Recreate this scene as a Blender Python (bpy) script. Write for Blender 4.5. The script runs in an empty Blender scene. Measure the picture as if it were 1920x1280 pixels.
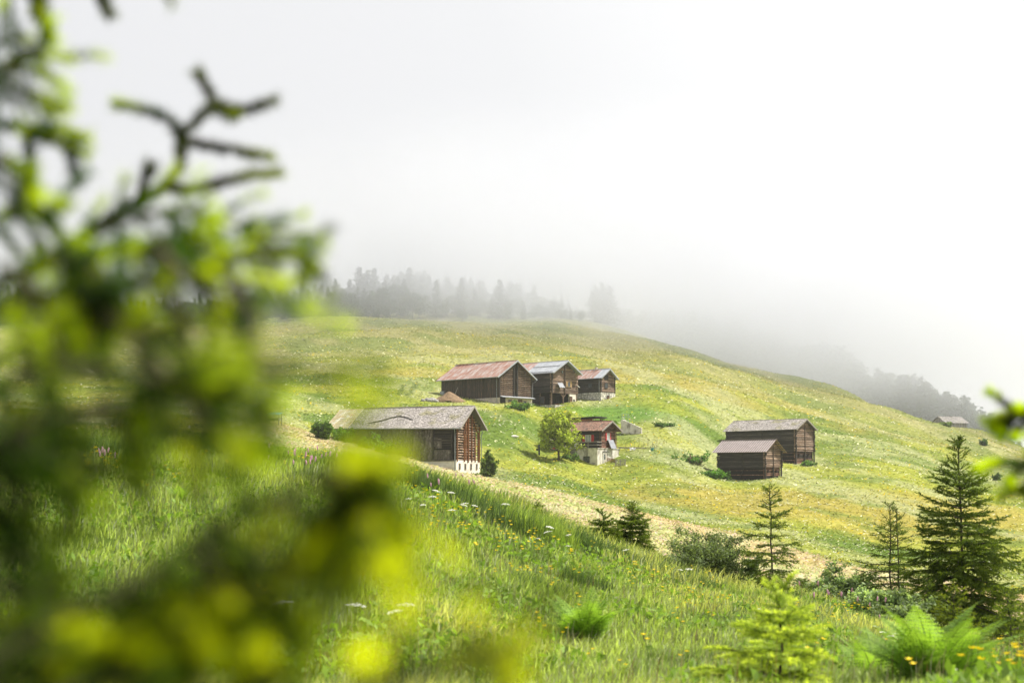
import bpy, math, random
import numpy as np
from math import radians as R, sin, cos, pi

# ------------------------------------------------------------------ camera, world, sun
SC = bpy.context.scene
COL = SC.collection
F = 1920 * 50 / 36
PITCH = math.atan(260 / F)
CP, SP = cos(PITCH), sin(PITCH)
cam_d = bpy.data.cameras.new('camera'); cam = bpy.data.objects.new('camera', cam_d); COL.objects.link(cam)
cam_d.lens = 50; cam_d.sensor_width = 36; cam_d.clip_start = .02; cam_d.clip_end = 6000
cam.location = (0, 0, 0); cam.rotation_euler = (pi / 2 + PITCH, 0, 0)
cam_d.dof.use_dof = True; cam_d.dof.focus_distance = 60; cam_d.dof.aperture_fstop = 3.4
SC.camera = cam
SC.view_settings.view_transform = 'Standard'; SC.view_settings.look = 'None'
SC.view_settings.exposure = 0.9; SC.view_settings.gamma = 1
cy = SC.cycles
cy.use_denoising = True
try: cy.denoiser = 'OPENIMAGEDENOISE'
except Exception: pass
cy.max_bounces = 8; cy.diffuse_bounces = 3; cy.transmission_bounces = 4; cy.transparent_max_bounces = 6
cy.volume_bounces = 3; cy.volume_step_rate = 1.5; cy.volume_max_steps = 64
cy.use_adaptive_sampling = True; cy.adaptive_threshold = 0.015
cy.sample_clamp_indirect = 6

AZ, EL = R(14), R(54)
SUNDIR = (cos(EL) * cos(AZ), cos(EL) * sin(AZ), sin(EL))
sd = bpy.data.lights.new('sun', 'SUN'); sun = bpy.data.objects.new('sun', sd); COL.objects.link(sun)
sd.energy = 4.4; sd.angle = R(1.5); sd.color = (1, .95, .86)
from mathutils import Vector
sun.rotation_euler = Vector(SUNDIR).to_track_quat('Z', 'Y').to_euler()

W = bpy.data.worlds.new('World'); SC.world = W; W.use_nodes = True
nt = W.node_tree; nt.nodes.clear()
def N(t, kind, **kw):
    n = t.nodes.new(kind)
    for k, v in kw.items():
        if k.startswith('i_'): n.inputs[k[2:]].default_value = v
        else: setattr(n, k, v)
    return n
out = N(nt, 'ShaderNodeOutputWorld'); mix = N(nt, 'ShaderNodeMixShader')
sky = N(nt, 'ShaderNodeTexSky', sky_type='NISHITA', sun_disc=False, sun_elevation=EL, sun_rotation=pi / 2 - AZ)
b1 = N(nt, 'ShaderNodeBackground'); b1.inputs[1].default_value = .08
nt.links.new(sky.outputs[0], b1.inputs[0])
tc = N(nt, 'ShaderNodeTexCoord'); dot = N(nt, 'ShaderNodeVectorMath', operation='DOT_PRODUCT')
dot.inputs[1].default_value = Vector((cos(R(28)) * sin(R(38)), cos(R(28)) * cos(R(38)), sin(R(28))))
nt.links.new(tc.outputs['Generated'], dot.inputs[0])
rmp = N(nt, 'ShaderNodeValToRGB')
e = rmp.color_ramp.elements
e[0].position = .55; e[0].color = (.46, .46, .472, 1)
e[1].position = .985; e[1].color = (.72, .715, .71, 1)
q = rmp.color_ramp.elements.new(.80); q.color = (.50, .50, .506, 1)
q = rmp.color_ramp.elements.new(.92); q.color = (.59, .588, .585, 1)
nt.links.new(dot.outputs['Value'], rmp.inputs[0])
b2 = N(nt, 'ShaderNodeBackground'); b2.inputs[1].default_value = 1.0
nt.links.new(rmp.outputs[0], b2.inputs[0])
mix.inputs[0].default_value = .96
nt.links.new(b1.outputs[0], mix.inputs[1]); nt.links.new(b2.outputs[0], mix.inputs[2]); nt.links.new(mix.outputs[0], out.inputs[0])

# ------------------------------------------------------------------ tools
def tag(o, label=None, cat=None, group=None, kind=None):
    if label: o['label'] = label
    if cat: o['category'] = cat
    if group: o['group'] = group
    if kind: o['kind'] = kind
    return o

def pix(px, py, Y):
    """point whose horizontal distance is Y on the ray of a photo pixel"""
    vx, vy = px - 960, 640 - py
    d = (vx, F * CP - vy * SP, F * SP + vy * CP)
    k = Y / d[1]
    return (d[0] * k, Y, d[2] * k)

def npmesh(name, V, Fc, mats, col=None, parent=None, mi=None, smooth=False):
    """V (n,3), Fc (m,3|4) numpy; col per vertex (n,3)"""
    V = np.asarray(V, np.float32); Fc = np.asarray(Fc, np.int32)
    me = bpy.data.meshes.new(name)
    me.vertices.add(len(V)); me.vertices.foreach_set('co', V.ravel())
    k = Fc.shape[1]
    me.loops.add(Fc.size); me.loops.foreach_set('vertex_index', Fc.ravel())
    me.polygons.add(len(Fc))
    me.polygons.foreach_set('loop_start', np.arange(0, Fc.size, k, dtype=np.int32))
    if mi is not None: me.polygons.foreach_set('material_index', np.asarray(mi, np.int32))
    if smooth: me.polygons.foreach_set('use_smooth', np.ones(len(Fc), bool))
    me.update(calc_edges=True)
    if col is not None:
        a = me.color_attributes.new('Col', 'FLOAT_COLOR', 'POINT')
        c = np.ones((len(V), 4), np.float32); c[:, :3] = col
        a.data.foreach_set('color', c.ravel())
    for m in (mats if isinstance(mats, (list, tuple)) else [mats]): me.materials.append(m)
    o = bpy.data.objects.new(name, me); COL.objects.link(o); o.parent = parent
    return o

class MB:
    """collects boxes, prisms and tubes; every shape carries a tint"""
    def __init__(s): s.v = []; s.f = []; s.c = []; s.m = []; s.st = []
    def add(s, vs, fs, t=1.0, m=0):
        n = len(s.v); s.st.append((n, len(s.f))); s.v += [tuple(p) for p in vs]; s.c += [(t, t, t)] * len(vs) if not isinstance(t, tuple) else [t] * len(vs)
        s.f += [[n + i for i in f] for f in fs]; s.m += [m] * len(fs)
    def box(s, x0, x1, y0, y1, z0, z1, t=1.0, m=0):
        s.add([(x0,y0,z0),(x1,y0,z0),(x1,y1,z0),(x0,y1,z0),(x0,y0,z1),(x1,y0,z1),(x1,y1,z1),(x0,y1,z1)],
              [(0,3,2,1),(4,5,6,7),(0,1,5,4),(1,2,6,5),(2,3,7,6),(3,0,4,7)], t, m)
    def hexa(s, p, t=1.0, m=0):   # 8 points, bottom ring then top ring
        s.add(p, [(0,3,2,1),(4,5,6,7),(0,1,5,4),(1,2,6,5),(2,3,7,6),(3,0,4,7)], t, m)
    def bar(s, a, b, w, h=None, t=1.0, m=0, up=(0,0,1)):
        a, b = Vector(a), Vector(b); h = h or w
        d = (b - a).normalized(); u = Vector(up)
        if abs(d.dot(u)) > .98: u = Vector((0, 1, 0))
        sx = d.cross(u).normalized() * w / 2; sy = sx.cross(d).normalized() * h / 2
        s.hexa([a - sx - sy, a + sx - sy, a + sx + sy, a - sx + sy, b - sx - sy, b + sx - sy, b + sx + sy, b - sx + sy], t, m)
    def tube(s, pts, rad, n=7, t=1.0, m=0, cap=True):
        pts = [Vector(p) for p in pts]
        if not hasattr(rad, '__len__'): rad = [rad] * len(pts)
        base = len(s.v); vs = []
        for i, p in enumerate(pts):
            d = (pts[min(i + 1, len(pts) - 1)] - pts[max(i - 1, 0)]).normalized()
            u = Vector((0, 0, 1)) if abs(d.z) < .9 else Vector((1, 0, 0))
            a = d.cross(u).normalized(); b = a.cross(d)
            for k in range(n):
                g = 2 * pi * k / n; vs.append(p + a * (rad[i] * cos(g)) + b * (rad[i] * sin(g)))
        fs = [(i*n+k, i*n+(k+1) % n, (i+1)*n+(k+1) % n, (i+1)*n+k) for i in range(len(pts)-1) for k in range(n)]
        if cap: fs += [tuple(range(n))[::-1], tuple((len(pts)-1)*n + k for k in range(n))]
        s.add(vs, fs, t, m)
    def log(s, a, b, r, t=1.0, m=0, n=7, rnd=None):
        s.tube([a, b], r, n, t, m)
    def build_each(s, name, m, parent, per=1):
        """one object for every shape (or every `per` shapes) added"""
        st = s.st + [(len(s.v), len(s.f))]
        for i in range(0, len(s.st), per):
            (a, fa), (b, fb) = st[i], st[min(i + per, len(st) - 1)]
            q = MB(); q.v = s.v[a:b]; q.c = s.c[a:b]; q.m = s.m[fa:fb]; q.f = [[k - a for k in f] for f in s.f[fa:fb]]; q.build(name, m, parent)
    def build(s, name, mats, parent=None, bevel=0, smooth=False):
        me = bpy.data.meshes.new(name); me.from_pydata(s.v, [], s.f)
        for m in (mats if isinstance(mats, (list, tuple)) else [mats]): me.materials.append(m)
        me.polygons.foreach_set('material_index', s.m)
        if smooth: me.polygons.foreach_set('use_smooth', [True] * len(s.f))
        a = me.color_attributes.new('Col', 'FLOAT_COLOR', 'POINT')
        c = np.ones((len(s.v), 4), np.float32); c[:, :3] = np.array(s.c, np.float32).reshape(-1, 3)
        a.data.foreach_set('color', c.ravel())
        o = bpy.data.objects.new(name, me); COL.objects.link(o); o.parent = parent
        if bevel:
            b = o.modifiers.new('bevel', 'BEVEL'); b.width = bevel; b.segments = 2; b.limit_method = 'ANGLE'
        return o

def empty(name, loc, rz=0):
    o = bpy.data.objects.new(name, None); COL.objects.link(o); o.location = loc; o.rotation_euler = (0, 0, rz)
    o.empty_display_size = .3
    return o

def mat(name, c1, c2=None, sc=(1, 1, 1), nscale=4, rough=.85, bump=0, trans=0, spec=.25, attr=True, c3=None, metal=0,
        detail=6, lo=.35, hi=.65, sc3=None, n3=3, tcol=None, lo3=.52, hi3=.66):
    m = bpy.data.materials.new(name); m.use_nodes = True; t = m.node_tree; t.nodes.clear(); L = t.links.new
    o = N(t, 'ShaderNodeOutputMaterial'); p = N(t, 'ShaderNodeBsdfPrincipled')
    p.inputs['Roughness'].default_value = rough; p.inputs['Specular IOR Level'].default_value = spec
    p.inputs['Metallic'].default_value = metal
    c = N(t, 'ShaderNodeTexCoord'); mp = N(t, 'ShaderNodeMapping'); mp.inputs['Scale'].default_value = sc
    L(c.outputs['Object'], mp.inputs[0])
    nz = N(t, 'ShaderNodeTexNoise'); nz.inputs['Scale'].default_value = nscale; nz.inputs['Detail'].default_value = detail
    L(mp.outputs[0], nz.inputs['Vector'])
    mr = N(t, 'ShaderNodeMapRange'); mr.inputs[1].default_value = lo; mr.inputs[2].default_value = hi
    L(nz.outputs['Fac'], mr.inputs[0])
    mx = N(t, 'ShaderNodeMix', data_type='RGBA')
    mx.inputs[6].default_value = (*c1, 1); mx.inputs[7].default_value = (*(c2 or c1), 1)
    L(mr.outputs[0], mx.inputs[0]); cur = mx.outputs[2]
    if c3:
        mp3 = N(t, 'ShaderNodeMapping'); mp3.inputs['Scale'].default_value = sc3 or (1, 1, 1); mp3.inputs['Location'].default_value = (7, 3, 1)
        L(c.outputs['Object'], mp3.inputs[0])
        n_ = N(t, 'ShaderNodeTexNoise'); n_.inputs['Scale'].default_value = n3; n_.inputs['Detail'].default_value = 5
        L(mp3.outputs[0], n_.inputs['Vector'])
        r_ = N(t, 'ShaderNodeMapRange'); r_.inputs[1].default_value = lo3; r_.inputs[2].default_value = hi3
        L(n_.outputs['Fac'], r_.inputs[0])
        m2 = N(t, 'ShaderNodeMix', data_type='RGBA'); m2.inputs[7].default_value = (*c3, 1)
        L(r_.outputs[0], m2.inputs[0]); L(cur, m2.inputs[6]); cur = m2.outputs[2]
    if attr:
        at = N(t, 'ShaderNodeAttribute', attribute_name='Col')
        m3 = N(t, 'ShaderNodeMix', data_type='RGBA', blend_type='MULTIPLY'); m3.inputs[0].default_value = 1
        L(cur, m3.inputs[6]); L(at.outputs['Color'], m3.inputs[7]); cur = m3.outputs[2]
    L(cur, p.inputs['Base Color'])
    if bump:
        bp = N(t, 'ShaderNodeBump'); bp.inputs['Strength'].default_value = min(1, bump); bp.inputs['Distance'].default_value = .03
        L(nz.outputs['Fac'], bp.inputs['Height']); L(bp.outputs[0], p.inputs['Normal'])
    fin = p.outputs[0]
    if trans:
        tr = N(t, 'ShaderNodeBsdfTranslucent')
        if tcol:
            m4 = N(t, 'ShaderNodeMix', data_type='RGBA', blend_type='MULTIPLY'); m4.inputs[0].default_value = 1
            m4.inputs[7].default_value = (*tcol, 1); L(cur, m4.inputs[6]); L(m4.outputs[2], tr.inputs[0])
        else: L(cur, tr.inputs[0])
        ms = N(t, 'ShaderNodeMixShader'); ms.inputs[0].default_value = trans
        L(fin, ms.inputs[1]); L(tr.outputs[0], ms.inputs[2]); fin = ms.outputs[0]
    L(fin, o.inputs[0])
    return m

WHITE = (1, 1, 1)
M = {}
M['leaf'] = mat('foliage', WHITE, (.72, .76, .7), nscale=3, rough=.6, trans=.45, tcol=(1.25, 1.3, .6))
M['needle'] = mat('needles', WHITE, (.75, .8, .7), nscale=6, rough=.6, trans=.5, spec=.12, tcol=(1.3, 1.3, .5))
M['grass'] = mat('grass_blades', WHITE, (.8, .85, .8), nscale=2, rough=.55, trans=.5, tcol=(1.25, 1.3, .6))
M['far_needle'] = mat('far_foliage', (.055, .08, .04), (.03, .045, .03), nscale=.3, rough=.9, trans=.2)
M['bark'] = mat('bark', (.10, .075, .055), (.05, .038, .03), sc=(1, 1, .2), nscale=20, bump=.6)
M['pale_bark'] = mat('pale_bark', (.32, .3, .27), (.12, .1, .09), sc=(1, 1, .3), nscale=6, bump=.4)
M['dead_twig'] = mat('twig_bark', (.14, .10, .07), (.06, .045, .035), nscale=30, bump=.3)
M['wood_dark'] = mat('dark_weathered_logs', (.050, .043, .038), (.020, .017, .016), sc=(.5, 3, 9), nscale=3, bump=.7,
                     c3=(.085, .07, .06), sc3=(.25, 1, 5), n3=2)
M['wood_brown'] = mat('sunburnt_brown_logs', (.26, .17, .115), (.10, .066, .05), sc=(3, .5, 9), nscale=3, bump=.7,
                      c3=(.30, .23, .18), sc3=(1, .3, 4), n3=2.5)
M['wood_red'] = mat('reddish_logs', (.20, .095, .06), (.085, .042, .03), sc=(2, .8, 8), nscale=3, bump=.6,
                    c3=(.30, .19, .13), sc3=(1, .4, 4), n3=2)
M['plank_dark'] = mat('dark_boards', (.062, .048, .040), (.026, .022, .020), sc=(7, 3, .4), nscale=2.5, bump=.6,
                      c3=(.15, .09, .05), sc3=(5, 2, .35), n3=2, lo3=.54, hi3=.68)
M['plank_grey'] = mat('grey_wall_shingles', (.11, .095, .082), (.045, .04, .036), sc=(5, 3, 1.5), nscale=3, bump=.6,
                      c3=(.16, .145, .13), sc3=(2, 2, 1), n3=2)
M['wood_pole'] = mat('orange_brown_boards', (.34, .145, .06), (.13, .062, .035), sc=(3, 3, .5), nscale=3, bump=.5)
M['wood_fresh'] = mat('fresh_boards', (.50, .34, .18), (.38, .24, .12), sc=(2, 2, .5), nscale=6, bump=.2)
M['wood_grey'] = mat('silvered_boards', (.34, .31, .28), (.2, .18, .16), sc=(1, 1, 3), nscale=6, bump=.4)
M['shingle'] = mat('roof_shingles', (.46, .425, .40), (.26, .235, .22), sc=(3, 1, 1), nscale=4, bump=.5,
                   c3=(.27, .25, .16), sc3=(.4, .4, .4), n3=1.2)
M['rust'] = mat('rusty_roof_sheet', (.42, .37, .35), (.33, .19, .15), sc=(1.5, .5, .5), nscale=1.3, rough=.55, c3=(.25, .11, .075),
                sc3=(3, .4, .4), n3=1.2, lo=.38, hi=.56)
M['zinc'] = mat('galvanised_sheet', (.46, .48, .51), (.36, .38, .41), nscale=1.2, rough=.45, metal=.25)
M['corr'] = mat('brown_grey_corrugated_sheet', (.33, .28, .27), (.26, .22, .21), nscale=1.5, rough=.5, metal=.2)
M['metal'] = mat('dull_metal', (.32, .34, .36), (.22, .24, .26), nscale=5, rough=.45, metal=.5)
M['plaster'] = mat('lime_plaster', (.62, .56, .47), (.48, .42, .34), nscale=2, bump=.3, c3=(.40, .34, .28), sc3=(.6, .6, 1.6), n3=1.4)
M['plaster_white'] = mat('white_plaster', (.76, .71, .62), (.68, .62, .54), nscale=2, bump=.2, c3=(.6, .53, .45), sc3=(.6, .6, 1.6), n3=1.2)
M['concrete'] = mat('stained_concrete', (.72, .69, .62), (.50, .46, .39), nscale=1.6, bump=.3, c3=(.27, .25, .21), sc3=(.8, .8, .35), n3=1.8)
M['stone'] = mat('rubble_stone', (.38, .36, .33), (.20, .19, .175), nscale=3, bump=.6)
M['stone_white'] = mat('pale_mortared_stone', (.78, .75, .70), (.42, .40, .37), nscale=2.6, bump=.5, lo=.42, hi=.6)
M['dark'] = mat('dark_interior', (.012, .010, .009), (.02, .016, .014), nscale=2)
M['glass'] = mat('window_glass', (.05, .06, .065), (.10, .115, .12), nscale=1.5, rough=.12, spec=.6)
M['curtain'] = mat('net_curtain_glass', (.42, .45, .44), (.25, .28, .27), sc=(4, 4, .5), nscale=3, rough=.2)
M['white'] = mat('white_paint', (.78, .77, .74), (.66, .65, .62), nscale=3, rough=.5)
M['beige'] = mat('beige_door', (.56, .51, .44), (.48, .43, .37), nscale=3, rough=.6)
M['red'] = mat('red_shutter_paint', (.50, .035, .045), (.38, .025, .03), nscale=4, rough=.5)
M['panel'] = mat('solar_glass', (.30, .31, .34), (.22, .23, .26), nscale=2, rough=.25, spec=.6)
M['tile'] = mat('clay_roof_tiles', (.33, .19, .14), (.21, .13, .10), sc=(2.5, 2.5, 2.5), nscale=3, c3=(.17, .13, .10), sc3=(.7, .7, .7), n3=2, bump=.3)
M['yellowsheet'] = mat('yellowed_fibre_sheet', (.46, .42, .26), (.40, .30, .17), nscale=1.2, c3=(.55, .53, .44), n3=1.1, rough=.5)
M['hay'] = mat('brown_dung_heap', (.27, .18, .10), (.15, .10, .06), nscale=5, bump=1)
M['rubber'] = mat('black_rubber', (.02, .02, .02), (.03, .03, .03))
M['carpaint'] = mat('silver_car_paint', (.42, .47, .55), (.38, .43, .52), rough=.3, metal=.3, spec=.5)
M['petal_y'] = mat('yellow_petals', (.92, .72, .01), (.85, .60, .01), nscale=30, rough=.45, trans=.3)
M['petal_w'] = mat('white_petals', (.84, .83, .76), (.7, .7, .6), nscale=30, rough=.6, trans=.3)
M['petal_p'] = mat('pink_petals', (.62, .30, .45), (.75, .48, .58), nscale=60, rough=.6, trans=.3)
M['stem'] = mat('flower_stem', (.12, .2, .04), (.08, .14, .03), nscale=10, trans=.2)

def upmat(name, trans, k=.55):
    m = mat(name, WHITE, (.85, .88, .85), nscale=2, rough=.8, trans=trans, tcol=(1.2, 1.25, .6), spec=.1); t = m.node_tree
    g = N(t, 'ShaderNodeNewGeometry'); a = N(t, 'ShaderNodeVectorMath', operation='SCALE'); a.inputs['Scale'].default_value = k
    b = N(t, 'ShaderNodeVectorMath', operation='ADD'); b.inputs[1].default_value = (0, 0, 1); c = N(t, 'ShaderNodeVectorMath', operation='NORMALIZE')
    t.links.new(g.outputs['Normal'], a.inputs[0]); t.links.new(a.outputs[0], b.inputs[0]); t.links.new(b.outputs[0], c.inputs[0])
    for n in t.nodes:
        if n.type == 'BSDF_PRINCIPLED': t.links.new(c.outputs[0], n.inputs['Normal'])
    return m
M['tuft'] = upmat('meadow_tufts', .45, .25)
M['grass'] = upmat('grass_blades', .4, .4)

# ------------------------------------------------------------------ terrain height field
YH = 900
CTRL = [  # px, py, distance
 (-900,1280,8),(-300,1280,8),(0,1280,8),(480,1280,8.6),(960,1280,9.2),(1400,1280,9.2),(1920,1280,9.2),(2600,1290,9.2),
 (0,1080,11),(480,1090,11.5),(960,1110,13),(1400,1190,14),(1900,1245,14),
 (0,930,14),(300,920,15),(480,960,15),(700,965,15),(960,1020,17),(1250,1110,18),(1650,1185,18),
 (-900,800,20),(0,838,19),(250,832,19),(450,848,20),(640,870,20.5),(760,890,21),(860,925,21),(980,962,21.5),(1130,1022,22.5),(1280,1072,24),(1450,1108,25),(1620,1148,25),(1800,1190,26),(1950,1200,27),(2500,1240,28),
 (0,850,30),(450,862,30),(760,915,30),(980,990,31),(1280,1098,33),(1500,1130,35),(1850,1215,36),
 (0,850,60),(450,852,60),(760,905,55),(960,975,50),(1280,1078,48),(1500,1118,50),(1800,1160,52),(2100,1180,55),
 (450,830,100),(640,856,100),(800,884,95),(1000,932,90),(1280,1015,80),(1500,1070,78),(1700,1108,75),(1900,1120,80),
 (300,806,150),(450,815,150),(620,840,150),(740,862,150),(870,893,150),(1000,918,142),(1150,952,138),(1300,990,128),(1470,1028,120),(1640,1066,112),(1800,1085,115),(2000,1100,120),
 (1000,921,158),(1150,950,155),(1300,985,150),(1640,1040,140),(1900,1062,140),
 (624,823,184),(740,850,181),(852,884,178),(905,893,179),(960,893,180),(1050,890,190),(1000,868,204),(930,868,198),
 (1116,872,217),(1157,862,219),(1083,858,219),(1020,845,222),(1200,885,205),(1300,900,200),(1433,900,210),(1470,895,214),(1355,893,216),
 (1364,880,228),(1490,869,240),(1530,865,243),(1600,872,230),(1700,900,215),(1850,930,215),(1640,960,180),(1900,980,180),(1500,950,175),
 (100,760,230),(450,770,200),(600,790,215),(720,775,235),(860,785,232),(960,790,232),(1060,785,238),(1180,800,245),(1260,800,245),(1350,800,262),(1450,800,280),
 (760,748,258),(830,748,262),(934,762,257),(998,761,262),(1000,765,262),(1040,768,262),(1090,768,262),(1127,754,273),(1157,747,276),(1250,745,278),
 (100,700,300),(400,700,300),(600,700,300),(800,700,300),(960,700,310),(1110,705,310),(1250,712,315),(1400,745,318),(1550,790,315),(1700,830,300),(1850,870,290),(1980,880,285),
 (100,650,390),(500,650,390),(900,648,390),(1150,665,390),(1350,700,385),(1500,735,385),(1620,765,370),(1720,790,365),
 (-400,600,500),(100,606,500),(300,607,500),(510,600,510),(700,594,525),(900,592,530),(1020,596,530),(1110,605,530),(1200,630,520),(1300,660,500),(1400,688,480),(1500,712,455),(1600,742,430),(1680,770,410),(1767,797,395),(1852,826,375),(1911,852,362),(2100,920,340),(2500,1000,330),
 (1680,785,432),(1767,808,425),(1852,835,420),
 (1650,800,480),(1700,800,480),(1767,806,460),(1800,807,455),(1844,809,455),(1883,823,450),(1920,841,445),(2100,900,440),
 (1300,690,560),(1400,712,560),(1500,742,560),(1600,780,560),(1700,815,560),(1800,850,560),(1920,900,560),(2200,960,560),
 (-400,590,600),(100,596,600),(500,590,610),(900,584,620),(1110,610,620),
 (-400,680,1000),(500,680,1000),(1100,700,1000),(1600,850,1000),(2200,960,1000)]
cu, cv, cr = [], [], []
for px, py, Y in CTRL:
    x, y, z = pix(px, py, Y); r = math.hypot(x, y)
    cu.append(math.atan2(x, y) * 6); cv.append(math.log(r)); cr.append(z / r)
cu, cv, cr = map(np.array, (cu, cv, cr))
def _k(d2): return .5 * d2 * np.log(d2 + 1e-9)
n_ = len(cu); K = _k((cu[:, None] - cu) ** 2 + (cv[:, None] - cv) ** 2) + np.eye(n_) * 2e-4
Pm = np.stack([np.ones(n_), cu, cv], 1)
SOL = np.linalg.solve(np.block([[K, Pm], [Pm.T, np.zeros((3, 3))]]), np.concatenate([cr, np.zeros(3)]))

def sstep(a, b, x):
    t = np.clip((x - a) / (b - a), 0, 1); return t * t * (3 - 2 * t)
_rs = np.random.RandomState(5); _tab = _rs.rand(256, 256)
def vnoise(x, y):
    xi = np.floor(x).astype(int); yi = np.floor(y).astype(int); fx = x - xi; fy = y - yi
    fx = fx * fx * (3 - 2 * fx); fy = fy * fy * (3 - 2 * fy)
    a = _tab[xi & 255, yi & 255]; b = _tab[(xi + 1) & 255, yi & 255]; c = _tab[xi & 255, (yi + 1) & 255]; d = _tab[(xi + 1) & 255, (yi + 1) & 255]
    return (a * (1 - fx) + b * fx) * (1 - fy) + (c * (1 - fx) + d * fx) * fy
def fbm(x, y, o=4):
    s = 0; a = .5; t = 0
    for i in range(o):
        s = s + a * vnoise(x * 2 ** i + 17.3 * i, y * 2 ** i + 9.1 * i); t += a; a *= .55
    return s / t

def gz(x, y):
    x = np.atleast_1d(np.asarray(x, float)); y = np.atleast_1d(np.asarray(y, float))
    res = np.empty(len(x))
    for i in range(0, len(x), 20000):
        X, Y = x[i:i + 20000], y[i:i + 20000]
        r = np.hypot(X, Y) + 1e-6; a = np.arctan2(X, Y)
        u = np.clip(a, -.55, .55) * 6; v = np.log(np.clip(r, 7.6, 1300))
        k = _k((u[:, None] - cu) ** 2 + (v[:, None] - cv) ** 2)
        g = k @ SOL[:n_] + SOL[n_] + SOL[n_ + 1] * u + SOL[n_ + 2] * v
        h = g * r
        w = sstep(1.0, 8.0, r); h = -1.35 * (1 - w) + h * w
        back = sstep(.8, 2.2, np.abs(a)); h = h * (1 - back) - 1.35 * back
        far = sstep(40, 120, r) * (1 - sstep(0, 60, 0 * r))
        h = h + sstep(20, 60, r) * ((fbm(X / 14, Y / 9, 3) - .5) * .95 + sstep(60, 120, r) * (fbm(X / 30 + 4, Y / 4.5, 2) - .5) * .35 + (fbm(X / 60 + 9, Y / 60, 2) - .5) * 1.2 * sstep(150, 300, r))
        h = h + sstep(240, 320, r) * (1 - sstep(640, 700, r)) * (fbm(X / 34 + .5 + Y / 80, Y / 26 + 3, 3) - .5) * 4.5
        h = h + (1 - sstep(25, 50, r)) * (fbm(X / 1.6, Y / 1.6, 2) - .5) * .10
        res[i:i + 20000] = h
    return res
def gz1(x, y): return float(gz([x], [y])[0])

_YS = np.exp(np.linspace(math.log(6), math.log(900), 1500))
def hit(px, py, ymin=6, ymax=900):
    """first ground point seen through a photo pixel"""
    vx, vy = px - 960, 640 - py
    d = np.array([vx, F * CP - vy * SP, F * SP + vy * CP]) / (F * CP - vy * SP)
    Y = _YS[(_YS > ymin) & (_YS < ymax)]
    z = gz(d[0] * Y, Y); below = np.nonzero(d[2] * Y < z)[0]
    i = below[0] if len(below) else int(np.argmax(z / Y))
    return float(d[0] * Y[i]), float(Y[i]), float(z[i])

def meadow_col(x, y):
    """colour of what grows there: flower patches, sorrel strip, mown grass"""
    r = np.hypot(x, y); px = 960 + F * x / np.maximum(y, 1)
    n1 = fbm(x / 18, y / 18, 4); n2 = fbm(x / 45 + 40, y / 45 + 11, 3); n3 = fbm(x / 6 + 3, y / 6 + 70, 3)
    n4 = fbm((x + .5 * y) / 9, (y - .6 * x) / 34, 3)
    c = np.empty((len(x), 3))
    g_dark = np.array([.115, .17, .035]); g_yel = np.array([.275, .29, .055]); ochre = np.array([.35, .285, .075]); pale = np.array([.32, .33, .16])
    def mixc(a, b, t): return a + (b - a) * t[:, None]
    c[:] = g_dark
    c = mixc(c, g_yel, sstep(.34, .60, n1)); c = mixc(c, ochre, sstep(.50, .68, n2) * .8)
    c = mixc(c, pale, sstep(.48, .66, n4) * .75); c = mixc(c, g_dark, sstep(.56, .72, n3) * .6)
    up = sstep(270, 400, r)                       # high pasture, greyer
    c = mixc(c, mixc(np.tile([.20, .215, .085], (len(x), 1)), np.tile([.29, .265, .12], (len(x), 1)), sstep(.35, .62, n4)), up * .75)
    edge = 168 - (px - 900) * .076 + (n1 - .5) * 16  # sorrel and hay strip
    st = sstep(38, 50, r) * (1 - sstep(-8, 6, y - edge)) * sstep(380, 640, px + (y - 100) * .4)
    pink = mixc(np.tile([.42, .38, .21], (len(x), 1)), np.tile([.49, .45, .33], (len(x), 1)), sstep(.35, .65, n3))
    pink = mixc(pink, np.tile([.48, .37, .26], (len(x), 1)), sstep(.42, .6, n4) * .7); pink = mixc(pink, np.tile([.30, .32, .10], (len(x), 1)), sstep(.50, .62, n1) * .7)
    fe = sstep(-60, -12, y - edge); pale2 = mixc(np.tile([.30, .36, .12], (len(x), 1)), np.tile([.46, .46, .28], (len(x), 1)), sstep(.35, .6, n3))
    org = mixc(np.tile([.50, .33, .21], (len(x), 1)), np.tile([.46, .42, .24], (len(x), 1)), sstep(.4, .65, n3)); pink = mixc(mixc(pale2, pink, np.full(len(x), .4)), org, fe * .75)
    c = mixc(c, pink, st * .8)
    lawn = np.exp(-(((x - 19) / 9) ** 2 + ((y - 258) / 8) ** 2)); c = mixc(c, np.tile([.10, .20, .03], (len(x), 1)), np.clip(lawn * 1.3, 0, .85))
    near = 1 - sstep(26, 40, r)
    c = mixc(c, mixc(np.tile([.045, .075, .018], (len(x), 1)), np.tile([.085, .12, .025], (len(x), 1)), n3), near)
    return c, st

RUTS = [(hit(748, 741, 200, 300), hit(758, 722, 200, 320)), (hit(764, 743, 200, 300), hit(781, 718, 200, 320))]
_mc = meadow_col
def meadow_col(x, y):
    c, st = _mc(x, y)
    for a, b in RUTS:
        dx, dy = b[0] - a[0], b[1] - a[1]; t = np.clip(((x - a[0]) * dx + (y - a[1]) * dy) / (dx * dx + dy * dy), 0, 1)
        q = np.hypot(x - a[0] - t * dx, y - a[1] - t * dy); k = (1 - sstep(.3, .8, q))[:, None] * .8; c = c * (1 - k) + np.array([.07, .10, .03]) * k
    return c, st
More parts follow.
